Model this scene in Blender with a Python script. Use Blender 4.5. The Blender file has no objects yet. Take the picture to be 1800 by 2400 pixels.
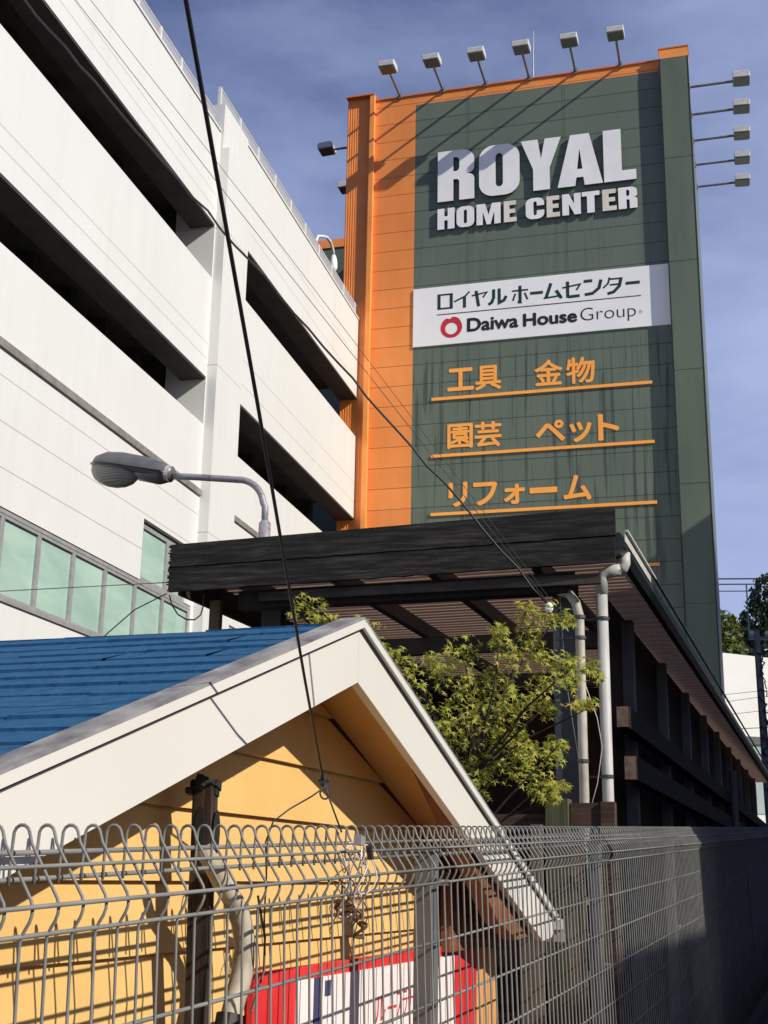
import bpy, bmesh, math, random
from mathutils import Vector, Matrix
R = math.radians
SC = bpy.context.scene
COL = SC.collection

# ------------------------------------------------------------------ camera
cam_d = bpy.data.cameras.new('camera')
cam_d.sensor_fit = 'VERTICAL'; cam_d.sensor_height = 36.0; cam_d.sensor_width = 27.0
cam_d.lens = 45.49; cam_d.clip_start = 0.05; cam_d.clip_end = 3000
cam = bpy.data.objects.new('camera', cam_d); COL.objects.link(cam)
_p, _r = R(15.7387), R(1.0468)
_f = Vector((0, math.cos(_p), math.sin(_p))); _x = Vector((1, 0, 0)); _u = _x.cross(_f)
_rx = _x * math.cos(_r) + _u * math.sin(_r); _up = _u * math.cos(_r) - _x * math.sin(_r)
cam.matrix_world = Matrix(((_rx.x, _up.x, -_f.x, 0), (_rx.y, _up.y, -_f.y, 0), (_rx.z, _up.z, -_f.z, 1.6), (0, 0, 0, 1)))
SC.camera = cam

# ------------------------------------------------------------------ sky and sun
SUN_AZ, SUN_EL = 126.0, 32.3
w = bpy.data.worlds.new('World'); SC.world = w; w.use_nodes = True
nt = w.node_tree; nt.nodes.clear()
out = nt.nodes.new('ShaderNodeOutputWorld'); bg = nt.nodes.new('ShaderNodeBackground')
sky = nt.nodes.new('ShaderNodeTexSky'); sky.sky_type = 'NISHITA'; sky.sun_disc = False
sky.sun_elevation = R(SUN_EL); sky.sun_rotation = R(SUN_AZ); sky.air_density = 1.0; sky.dust_density = 0.6; sky.ozone_density = 3.0
tc = nt.nodes.new('ShaderNodeTexCoord'); mp = nt.nodes.new('ShaderNodeMapping')
mp.inputs['Scale'].default_value = (1.2, 1.0, 3.2); mp.inputs['Rotation'].default_value = (0.2, 0.35, 0.6)
nz = nt.nodes.new('ShaderNodeTexNoise'); nz.inputs['Scale'].default_value = 2.6; nz.inputs['Detail'].default_value = 7; nz.inputs['Roughness'].default_value = .55
rp = nt.nodes.new('ShaderNodeValToRGB'); rp.color_ramp.elements[0].position = .34; rp.color_ramp.elements[1].position = .74
rp.color_ramp.elements[0].color = (0, 0, 0, 1); rp.color_ramp.elements[1].color = (1, 1, 1, 1)
mx = nt.nodes.new('ShaderNodeMix'); mx.data_type = 'RGBA'; mx.inputs[7].default_value = (5.2, 6.2, 9.7, 1)
nt.links.new(tc.outputs['Generated'], mp.inputs['Vector']); nt.links.new(mp.outputs['Vector'], nz.inputs['Vector'])
nt.links.new(nz.outputs['Fac'], rp.inputs['Fac'])
def wm(op, a, b, c=False):
    n = nt.nodes.new('ShaderNodeMath'); n.operation = op; n.use_clamp = c
    for k, v in enumerate((a, b)):
        if hasattr(v, 'node'): nt.links.new(v, n.inputs[k])
        else: n.inputs[k].default_value = v
    return n.outputs[0]
sx_ = nt.nodes.new('ShaderNodeSeparateXYZ'); nt.links.new(tc.outputs['Generated'], sx_.inputs[0])
# thin haze cloud: thicker to the right, ahead and low down, broken up by noise
hz_ = wm('ADD', wm('MULTIPLY', sx_.outputs['X'], .80), wm('MULTIPLY', wm('SUBTRACT', .60, sx_.outputs['Z']), .95))
hz_ = wm('MINIMUM', wm('MAXIMUM', wm('ADD', wm('ADD', hz_, wm('ADD', .03, wm('MULTIPLY', wm('SUBTRACT', sx_.outputs['Y'], .9), .55))), wm('MULTIPLY', rp.outputs['Color'], .72)), .08), .92)  # forward term added: thinner haze behind the camera cuts ambient on walls facing it
nt.links.new(hz_, mx.inputs[0])
tn = nt.nodes.new('ShaderNodeMix'); tn.data_type = 'RGBA'; tn.blend_type = 'MULTIPLY'; tn.inputs[0].default_value = 1; tn.inputs[7].default_value = (1.0, .90, 1.18, 1)
nt.links.new(sky.outputs['Color'], tn.inputs[6]); nt.links.new(tn.outputs[2], mx.inputs[6])
nt.links.new(mx.outputs[2], bg.inputs['Color'])
bg.inputs['Strength'].default_value = 0.07
nt.links.new(bg.outputs['Background'], out.inputs['Surface'])
sun_d = bpy.data.lights.new('sun', 'SUN'); sun_d.energy = 4.4; sun_d.angle = R(0.53); sun_d.color = (1.0, .93, .82)
sun = bpy.data.objects.new('sun', sun_d); COL.objects.link(sun)
S = Vector((math.sin(R(SUN_AZ)) * math.cos(R(SUN_EL)), math.cos(R(SUN_AZ)) * math.cos(R(SUN_EL)), math.sin(R(SUN_EL))))
sun.rotation_euler = (-S).to_track_quat('-Z', 'Y').to_euler(); sun.location = (20, -20, 40)
SC.view_settings.view_transform = 'Standard'; SC.view_settings.look = 'None'
SC.view_settings.exposure = 0.2; SC.view_settings.gamma = 1.0

# ------------------------------------------------------------------ materials
def rgba(c): return (c[0], c[1], c[2], 1)
def base_mat(name, rough=.6, metal=0.0, spec=.5):
    m = bpy.data.materials.new(name); m.use_nodes = True
    b = m.node_tree.nodes['Principled BSDF']
    b.inputs['Roughness'].default_value = rough; b.inputs['Metallic'].default_value = metal
    b.inputs['Specular IOR Level'].default_value = spec
    return m, m.node_tree, b
def coords(t, stretch):
    c = t.nodes.new('ShaderNodeTexCoord'); mp = t.nodes.new('ShaderNodeMapping'); mp.inputs['Scale'].default_value = stretch
    t.links.new(c.outputs['Object'], mp.inputs['Vector']); return mp.outputs['Vector']
def noise(t, vec, scale, detail=5, rough=.6):
    n = t.nodes.new('ShaderNodeTexNoise'); n.inputs['Scale'].default_value = scale; n.inputs['Detail'].default_value = detail
    n.inputs['Roughness'].default_value = rough; t.links.new(vec, n.inputs['Vector']); return n.outputs['Fac']
def ramp(t, fac, c1, c2, p1=.35, p2=.65):
    r = t.nodes.new('ShaderNodeValToRGB'); e = r.color_ramp.elements
    e[0].position = p1; e[1].position = p2; e[0].color = rgba(c1); e[1].color = rgba(c2)
    t.links.new(fac, r.inputs['Fac']); return r.outputs['Color']
def mixc(t, fac, a, b):
    m = t.nodes.new('ShaderNodeMix'); m.data_type = 'RGBA'
    if hasattr(fac, 'node'): t.links.new(fac, m.inputs[0])
    else: m.inputs[0].default_value = fac
    for i, v in ((6, a), (7, b)):
        if hasattr(v, 'node'): t.links.new(v, m.inputs[i])
        else: m.inputs[i].default_value = rgba(v)
    return m.outputs[2]
def mth(t, op, a, b=None, clamp=False):
    m = t.nodes.new('ShaderNodeMath'); m.operation = op; m.use_clamp = clamp
    for i, v in ((0, a), (1, b)):
        if v is None: continue
        if hasattr(v, 'node'): t.links.new(v, m.inputs[i])
        else: m.inputs[i].default_value = v
    return m.outputs[0]
def bump(t, b, fac, strength, dist=.01):
    n = t.nodes.new('ShaderNodeBump'); n.inputs['Strength'].default_value = strength; n.inputs['Distance'].default_value = dist
    t.links.new(fac, n.inputs['Height']); t.links.new(n.outputs['Normal'], b.inputs['Normal'])
def mat(name, c1, c2=None, scale=4, rough=.6, metal=0.0, stretch=(1, 1, 1), bmp=0, p1=.35, p2=.65, spec=.5, detail=5, bdist=.01):
    m, t, b = base_mat(name, rough, metal, spec)
    v = coords(t, stretch); f = noise(t, v, scale, detail)
    t.links.new(ramp(t, f, c1, c2 or c1, p1, p2), b.inputs['Base Color'])
    if bmp: bump(t, b, f, bmp, bdist)
    return m
def sep(t):
    c = t.nodes.new('ShaderNodeTexCoord'); s = t.nodes.new('ShaderNodeSeparateXYZ'); t.links.new(c.outputs['Object'], s.inputs[0])
    return s.outputs['X'], s.outputs['Y'], s.outputs['Z']
def line_at(t, co, pos, hw):                      # 1 within hw of pos
    return mth(t, 'LESS_THAN', mth(t, 'ABSOLUTE', mth(t, 'SUBTRACT', co, pos)), hw)
def lines(t, co, poss, hw):
    f = None
    for p in poss:
        l = line_at(t, co, p, hw); f = l if f is None else mth(t, 'MAXIMUM', f, l)
    return f
def period(t, co, off, per, hw):                  # 1 near off + k*per
    q = mth(t, 'FRACT', mth(t, 'DIVIDE', mth(t, 'SUBTRACT', co, off - per / 2), per))
    return mth(t, 'LESS_THAN', mth(t, 'ABSOLUTE', mth(t, 'SUBTRACT', q, .5)), hw / per)

def facade_mat(name, zs, xs_per, xs_off):
    m, t, b = base_mat(name, .55)
    x, y, z = sep(t)
    dirt = ramp(t, noise(t, coords(t, (1.5, 1.5, .12)), 1.6, 6), (.665, .675, .645), (.615, .615, .585), .5, .9)
    soft = ramp(t, noise(t, coords(t, (1, 1, 1)), .5, 3), (1, 1, 1), (.96, .96, .955), .3, .8)
    mm = t.nodes.new('ShaderNodeMix'); mm.data_type = 'RGBA'; mm.blend_type = 'MULTIPLY'; mm.inputs[0].default_value = 1
    t.links.new(dirt, mm.inputs[6]); t.links.new(soft, mm.inputs[7])
    rain = ramp(t, noise(t, coords(t, (5, 5, .10)), 1.4, 5), (0, 0, 0), (1, 1, 1), .56, .80)
    stained = t.nodes.new('ShaderNodeMix'); stained.data_type = 'RGBA'; t.links.new(mth(t, 'MULTIPLY', rain, .16), stained.inputs[0])
    t.links.new(mm.outputs[2], stained.inputs[6]); stained.inputs[7].default_value = (.42, .41, .38, 1); mm = stained
    c = mixc(t, mth(t, 'MULTIPLY', period(t, x, xs_off, xs_per, .006), .18), mm.outputs[2], (.35, .34, .32))
    c = mixc(t, mth(t, 'MULTIPLY', lines(t, z, zs, .010), .75), c, (.30, .29, .27))
    t.links.new(c, b.inputs['Base Color']); return m

def tower_mat(name, c1, c2, stain, line_c):
    m, t, b = base_mat(name, .5)
    x, y, z = sep(t)
    c = ramp(t, noise(t, coords(t, (1, 1, .35)), .9, 5), c1, c2, .3, .7)
    if stain:
        st = noise(t, coords(t, (2.6, 1, .10)), 2.2, 4, .5)
        fine = noise(t, coords(t, (7, 1, .12)), 1.6, 3, .5)
        band = mth(t, 'MULTIPLY', mth(t, 'SUBTRACT', 19.0, z), .8, True)
        band2 = mth(t, 'MULTIPLY', mth(t, 'LESS_THAN', z, 22.8), .55)
        sv = ramp(t, st, (0, 0, 0), (1, 1, 1), .54, .62); sf = ramp(t, fine, (0, 0, 0), (1, 1, 1), .58, .70)
        k = mth(t, 'MULTIPLY', mth(t, 'MAXIMUM', mth(t, 'MULTIPLY', sv, .8), mth(t, 'MULTIPLY', sf, .6)), mth(t, 'MAXIMUM', band, mth(t, 'MULTIPLY', band2, .5)))
        c = mixc(t, mth(t, 'MULTIPLY', k, .95), c, (.032, .044, .045))
        rust = mth(t, 'MULTIPLY', line_at(t, x, 4.43, .05), mth(t, 'MULTIPLY', mth(t, 'LESS_THAN', z, 22.8), mth(t, 'MULTIPLY', mth(t, 'SUBTRACT', z, 21.6), .7, True)))
        c = mixc(t, mth(t, 'MULTIPLY', rust, .5), c, (.16, .06, .035))
    pan = mth(t, 'FLOOR', mth(t, 'DIVIDE', mth(t, 'SUBTRACT', z, .275), .707))
    wn = t.nodes.new('ShaderNodeTexWhiteNoise'); wn.noise_dimensions = '1D'; t.links.new(pan, wn.inputs['W'])
    c = mixc(t, mth(t, 'MULTIPLY', wn.outputs['Value'], .22), c, tuple(v * .72 for v in c1))
    c = mixc(t, mth(t, 'MULTIPLY', period(t, z, .275, .707, .013), .85), c, line_c)
    c = mixc(t, mth(t, 'MULTIPLY', lines(t, x, (3.72, 3.80, 7.03, 7.11), .012), .55), c, line_c)
    t.links.new(c, b.inputs['Base Color']); return m

def wood_mat(name, dark, light, axis='Y', rough=.8, bmp=.5, sc=3.0, p1=.35, p2=.7):
    st = {'X': (.6, 9, 9), 'Y': (9, .6, 9), 'Z': (9, 9, .6)}[axis]
    m, t, b = base_mat(name, rough, 0, .3)
    v = coords(t, st); f = noise(t, v, sc, 8, .7); g = noise(t, coords(t, (1, 1, 1)), 2.5, 4)
    c = mixc(t, ramp(t, g, (0, 0, 0), (.75, .75, .75), .4, .75), ramp(t, f, dark, light, p1, p2), dark)
    t.links.new(c, b.inputs['Base Color']); bump(t, b, f, bmp, .008); return m

Mt = {}
Mt['facade_a'] = facade_mat('white_panel_near', (7.82, 8.56, 9.30, 13.03, 13.40, 16.85, 17.22), 3.2, 1.2)
Mt['facade_b'] = facade_mat('white_panel_far', (13.30, 13.95, 17.48, 18.30), 3.2, .9)
Mt['pilaster'] = facade_mat('pilaster_panel', (5.0, 8.9, 12.9, 16.4), 0.33, .05)
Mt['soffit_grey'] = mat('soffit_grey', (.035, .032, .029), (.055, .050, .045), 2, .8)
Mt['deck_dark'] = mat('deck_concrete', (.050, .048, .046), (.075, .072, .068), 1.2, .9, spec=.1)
Mt['groove'] = mat('ledge_metal', (.17, .16, .14), (.26, .24, .21), 6, .5)
Mt['alu'] = mat('aluminium_frame', (.33, .33, .33), (.42, .42, .41), 8, .4, .3)
Mt['rail'] = mat('rail_steel', (.62, .62, .62), (.72, .72, .70), 6, .45)
def glass_mat():
    m, t, b = base_mat('green_film_glass', .12)
    v = coords(t, (1, 1, 1))
    x, y, z = sep(t)
    wv = noise(t, coords(t, (.5, .5, 2.2)), .9, 3)
    c = ramp(t, wv, (.30, .45, .375), (.42, .57, .485), .35, .7)
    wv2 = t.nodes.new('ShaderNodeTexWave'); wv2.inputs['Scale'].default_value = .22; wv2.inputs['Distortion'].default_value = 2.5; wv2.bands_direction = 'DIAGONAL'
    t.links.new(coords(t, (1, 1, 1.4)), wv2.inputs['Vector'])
    c = mixc(t, mth(t, 'MULTIPLY', ramp(t, wv2.outputs['Fac'], (0, 0, 0), (1, 1, 1), .55, .8), .35), c, (.26, .38, .33))  # soft diagonal reflections painted into the glass colour as darker bands
    b.inputs['Roughness'].default_value = .05
    t.links.new(c, b.inputs['Base Color']); return m
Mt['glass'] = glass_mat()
def mesh_panel_mat():
    m, t, b = base_mat('perforated_rail_panel', .6)
    b.inputs['Base Color'].default_value = (.40, .42, .45, 1)
    tr = t.nodes.new('ShaderNodeBsdfTransparent'); ms = t.nodes.new('ShaderNodeMixShader'); ms.inputs[0].default_value = .72
    o = t.nodes['Material Output']; t.links.new(tr.outputs[0], ms.inputs[1]); t.links.new(b.outputs[0], ms.inputs[2]); t.links.new(ms.outputs[0], o.inputs[0])
    return m
Mt['rail_panel'] = mesh_panel_mat()
Mt['green'] = tower_mat('green_tower_panel', (.112, .148, .110), (.138, .174, .130), True, (.018, .026, .024))
Mt['orange'] = tower_mat('orange_tower_panel', (.80, .255, .055), (.92, .32, .075), False, (.30, .085, .02))
Mt['orange_plain'] = mat('orange_trim', (.88, .29, .06), (.95, .36, .09), 1.5, .45)
Mt['orange_cap'] = mat('orange_cap', (.62, .17, .035), (.72, .22, .05), 1.5, .45)
Mt['green_plain'] = mat('green_fin_panel', (.092, .128, .092), (.118, .154, .108), 1.0, .5, stretch=(1.5, 1.5, .3))
Mt['white_letter'] = mat('white_letter_face', (.80, .80, .80), (.88, .88, .87), 1.2, .35, stretch=(1, 1, 1))
Mt['cream_letter'] = mat('yellowed_letter_face', (.62, .56, .46), (.78, .74, .66), 1.5, .4)
Mt['letter_side'] = mat('letter_return', (.06, .075, .07), (.10, .12, .11), 5, .5)
Mt['panel_white'] = mat('white_sign_face', (.82, .83, .82), (.88, .88, .87), .8, .4)
Mt['ink_green'] = mat('dark_green_ink', (.008, .035, .025), (.010, .045, .032), 5, .5)
Mt['ink_black'] = mat('black_ink', (.012, .012, .012), (.018, .018, .018), 5, .5)
Mt['ink_grey'] = mat('grey_ink', (.35, .36, .36), (.4, .4, .4), 5, .5)
Mt['ink_red'] = mat('red_ink', (.50, .018, .035), (.58, .03, .05), 1.0, .5)
Mt['sign_orange'] = mat('orange_letter', (1.0, .40, .075), (1.0, .44, .095), 3, .45, spec=.25)
Mt['lamp_grey'] = mat('floodlight_grey', (.50, .50, .49), (.62, .62, .60), 6, .45)
Mt['lamp_glass'] = mat('floodlight_glass', (.13, .14, .13), (.20, .20, .18), 6, .25)
Mt['steel'] = mat('galvanised_arm', (.20, .20, .21), (.30, .30, .31), 10, .45, .4)
Mt['char_wood'] = wood_mat('charred_board', (.007, .007, .007), (.080, .072, .062), 'Y', .75, 1.0, 3.6, .45, .78)
Mt['brown_wood'] = wood_mat('brown_stained_wood', (.020, .013, .010), (.055, .034, .025), 'Z', .8, .5)
Mt['brown_board'] = wood_mat('greyed_brown_board', (.03, .025, .022), (.10, .085, .072), 'Y', .8, .5)
Mt['brown_rail'] = wood_mat('brown_rail_wood', (.008, .007, .006), (.024, .018, .015), 'X', .8, .5)
Mt['old_wood'] = wood_mat('weathered_wood', (.085, .062, .042), (.21, .165, .12), 'Z', .85, .6)
Mt['moss_wood'] = wood_mat('mossy_wood', (.045, .050, .025), (.12, .125, .07), 'Z', .85, .6)
Mt['timber_board'] = wood_mat('timber_board', (.050, .028, .020), (.12, .072, .052), 'Y', .8, .5)
Mt['sawn_end'] = mat('sawn_wood_end', (.10, .065, .048), (.20, .14, .10), 20, .8)
Mt['dark_steel'] = mat('dark_blue_steel', (.030, .036, .046), (.045, .052, .064), 3, .5)
def roof_sheet():
    m, t, b = base_mat('brown_translucent_roofing', .45)
    c = ramp(t, noise(t, coords(t, (8, .5, 1)), 2.5, 4), (.095, .062, .052), (.17, .115, .098), .35, .7)
    t.links.new(c, b.inputs['Base Color'])
    x, y, z = sep(t)
    c = mixc(t, mth(t, 'MULTIPLY', period(t, x, .07, .25, .018), .8), c, (.50, .36, .31))  # pale stripes: light coming through at the crests, put into the colour
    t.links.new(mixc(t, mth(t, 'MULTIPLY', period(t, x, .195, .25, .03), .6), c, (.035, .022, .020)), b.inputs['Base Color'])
    tl = t.nodes.new('ShaderNodeBsdfTranslucent'); tl.inputs['Color'].default_value = (.42, .29, .22, 1)
    ms = t.nodes.new('ShaderNodeMixShader'); ms.inputs[0].default_value = .45
    o = t.nodes['Material Output']; t.links.new(b.outputs[0], ms.inputs[1]); t.links.new(tl.outputs[0], ms.inputs[2]); t.links.new(ms.outputs[0], o.inputs[0])
    return m
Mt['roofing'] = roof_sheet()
Mt['gutter_dark'] = mat('gutter_dark', (.012, .018, .020), (.025, .030, .032), 5, .4)
Mt['white_pipe'] = mat('weathered_white_pipe', (.33, .34, .325), (.53, .53, .50), 3, .55, stretch=(2, 2, .6), p1=.3, p2=.6)
Mt['yellowed_pipe'] = mat('yellowed_pipe', (.28, .255, .20), (.50, .48, .42), 4, .6, stretch=(2, 2, .8))
Mt['grey_post'] = mat('grey_post_paint', (.09, .095, .10), (.14, .145, .145), 3, .6)
Mt['clamp'] = mat('clamp_steel', (.05, .05, .05), (.09, .09, .09), 9, .5, .5)
Mt['shingle'] = mat('blue_shingle', (.012, .072, .165), (.028, .110, .225), 30, .95, bmp=.5, p1=.3, p2=.7, spec=.15)
Mt['shed_white'] = mat('shed_white_paint', (.63, .615, .56), (.66, .645, .595), 1.5, .5)
Mt['drip'] = mat('weathered_drip_edge', (.32, .31, .30), (.58, .57, .55), 5, .55, stretch=(1, 2, 2), p1=.3, p2=.7)
Mt['drip_cap'] = mat('grey_weathered_cap', (.10, .10, .105), (.34, .335, .33), 7, .8, stretch=(1, 2, 2), p1=.32, p2=.68, bmp=.2)
Mt['seam'] = mat('black_seam', (.05, .048, .045), (.08, .075, .07), 5, .8)
def shed_yellow():
    m, t, b = base_mat('yellow_siding', .6)
    f = noise(t, coords(t, (1, 1, 1)), 2.2, 6); g = noise(t, coords(t, (3, 3, 3)), 9, 5)
    c = ramp(t, f, (.66, .42, .145), (.73, .485, .18), .35, .7)
    c = mixc(t, ramp(t, g, (0, 0, 0), (.5, .5, .5), .68, .76), c, (.55, .33, .12))
    t.links.new(c, b.inputs['Base Color']); return m
Mt['yellow'] = shed_yellow()
Mt['soffit_yellow'] = mat('soffit_board', (.62, .34, .10), (.70, .40, .13), 3, .6)
Mt['soffit_brown'] = wood_mat('brown_soffit', (.16, .062, .028), (.26, .11, .05), 'X', .7, .3)
Mt['tan'] = mat('tan_plywood', (.55, .27, .09), (.64, .34, .13), 3, .7, bmp=.2)
Mt['foam'] = mat('chipped_foam_edge', (.70, .64, .50), (.80, .74, .60), 20, .8)
Mt['sign_red'] = mat('red_sign_paint', (.62, .025, .028), (.72, .045, .045), 3, .45)
Mt['sign_pink'] = mat('pinkish_white_sign', (.80, .70, .68), (.84, .75, .73), 2, .5)
Mt['sign_navy'] = mat('navy_sign_stripe', (.045, .05, .11), (.06, .065, .14), 3, .5)
def fence_mat():
    m, t, b = base_mat('grey_green_fence_coating', .55, 0, .25)
    c = ramp(t, noise(t, coords(t, (1, 1, 1)), 9, 5), (.150, .155, .148), (.225, .228, .215), .3, .7)
    c = mixc(t, ramp(t, noise(t, coords(t, (1, 1, 1)), 34, 3), (0, 0, 0), (.7, .7, .7), .68, .76), c, (.12, .085, .06))
    t.links.new(c, b.inputs['Base Color']); return m
Mt['fence_coat'] = fence_mat()
Mt['fence_post'] = mat('fence_post_coating', (.10, .11, .12), (.135, .145, .15), 6, .4, spec=.3)
Mt['stump'] = wood_mat('rotten_post', (.012, .010, .009), (.13, .08, .052), 'Z', .9, .9, 3.5, .42, .72)
Mt['stump_top'] = mat('black_bracket', (.008, .008, .008), (.02, .018, .016), 20, .8)
Mt['tape'] = mat('dirty_cream_wrap', (.26, .22, .15), (.60, .55, .43), 7, .7, stretch=(1, 1, 1), p1=.3, p2=.65, bmp=.3)
Mt['black_tape'] = mat('black_tape', (.015, .014, .014), (.03, .028, .026), 10, .6)
Mt['cable'] = mat('black_cable', (.010, .010, .012), (.018, .016, .018), 10, .5)
Mt['thin_wire'] = mat('thin_grey_wire', (.06, .06, .06), (.10, .10, .10), 10, .5)
Mt['pale_wire'] = mat('pale_wire', (.50, .46, .44), (.66, .62, .60), 10, .4)
Mt['rust_wire'] = mat('rusty_wire', (.05, .025, .015), (.16, .08, .04), 20, .7)
def streetlamp_mat():
    m, t, b = base_mat('street_lamp_rusty_pipe', .45, .1)
    f = noise(t, coords(t, (3, 3, 3)), 4, 7, .65)
    c = ramp(t, noise(t, coords(t, (1, 1, 1)), 6, 4), (.20, .20, .23), (.34, .34, .38), .3, .7)
    c = mixc(t, ramp(t, f, (0, 0, 0), (1, 1, 1), .56, .63), c, (.22, .085, .05))
    t.links.new(c, b.inputs['Base Color']); return m
Mt['lamp_pipe'] = streetlamp_mat()
Mt['lamp_body'] = mat('street_lamp_housing', (.105, .108, .118), (.150, .152, .162), 6, .38, .2)
Mt['lamp_band'] = mat('street_lamp_clip', (.45, .44, .43), (.55, .53, .52), 10, .4, .3)
def lens_mat():
    m, t, b = base_mat('street_lamp_lens', .12, 0, .6)
    x, y, z = sep(t)
    wv = t.nodes.new('ShaderNodeTexWave'); wv.inputs['Scale'].default_value = 9; wv.inputs['Distortion'].default_value = 3.5; wv.bands_direction = 'Z'
    t.links.new(coords(t, (1, 1, 1.6)), wv.inputs['Vector'])
    c = ramp(t, wv.outputs['Fac'], (.30, .30, .26), (.46, .45, .40), .2, .8)
    t.links.new(c, b.inputs['Base Color']); bump(t, b, wv.outputs['Fac'], .35, .006)
    tr = t.nodes.new('ShaderNodeBsdfTranslucent'); tr.inputs['Color'].default_value = (.5, .5, .44, 1)
    ms = t.nodes.new('ShaderNodeMixShader'); ms.inputs[0].default_value = .3
    o = t.nodes['Material Output']; t.links.new(b.outputs[0], ms.inputs[1]); t.links.new(tr.outputs[0], ms.inputs[2]); t.links.new(ms.outputs[0], o.inputs[0])
    return m
Mt['lens'] = lens_mat()
def leaf_mat(name, a, b_, c_, transl):
    m, t, b = base_mat(name, .55, 0, .35)
    oi = t.nodes.new('ShaderNodeTexCoord'); wn = t.nodes.new('ShaderNodeTexNoise'); wn.inputs['Scale'].default_value = 16; wn.inputs['Detail'].default_value = 2
    t.links.new(oi.outputs['Object'], wn.inputs['Vector'])
    r = t.nodes.new('ShaderNodeValToRGB'); e = r.color_ramp.elements; e[0].position = .3; e[1].position = .52; e[0].color = rgba(a); e[1].color = rgba(b_)
    n = e.new(.70); n.color = rgba(c_)
    t.links.new(wn.outputs['Fac'], r.inputs['Fac']); t.links.new(r.outputs['Color'], b.inputs['Base Color'])
    tl = t.nodes.new('ShaderNodeBsdfTranslucent'); t.links.new(r.outputs['Color'], tl.inputs['Color'])
    ms = t.nodes.new('ShaderNodeMixShader'); ms.inputs[0].default_value = transl
    o = t.nodes['Material Output']; t.links.new(b.outputs[0], ms.inputs[1]); t.links.new(tl.outputs[0], ms.inputs[2]); t.links.new(ms.outputs[0], o.inputs[0])
    return m
Mt['maple_leaf'] = leaf_mat('maple_leaf', (.12, .16, .022), (.40, .42, .06), (.50, .36, .09), .34)
Mt['tree_leaf'] = leaf_mat('broadleaf', (.055, .085, .014), (.10, .135, .022), (.13, .15, .03), .25)
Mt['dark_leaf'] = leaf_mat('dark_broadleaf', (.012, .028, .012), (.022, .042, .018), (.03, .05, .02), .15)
Mt['bark'] = wood_mat('bark', (.035, .026, .020), (.09, .07, .055), 'Z', .9, .8)
Mt['concrete_pole'] = mat('concrete_pole', (.26, .25, .24), (.40, .38, .36), 5, .8)
Mt['bg_white'] = mat('distant_white_wall', (.74, .74, .72), (.80, .80, .78), .3, .6)
Mt['bg_dark'] = mat('distant_dark_band', (.06, .07, .075), (.09, .10, .10), 1, .5)
Mt['bg_glass'] = mat('distant_glass', (.30, .38, .38), (.42, .50, .50), .5, .3)
Mt['asphalt'] = mat('asphalt', (.014, .014, .015), (.026, .026, .026), 14, .95, bmp=.3)
Mt['brown_render'] = mat('brown_brick_render', (.060, .052, .045), (.10, .085, .07), .8, .8)
Mt['window_dark'] = mat('dark_window', (.02, .025, .03), (.04, .045, .05), 1, .15)

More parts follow.
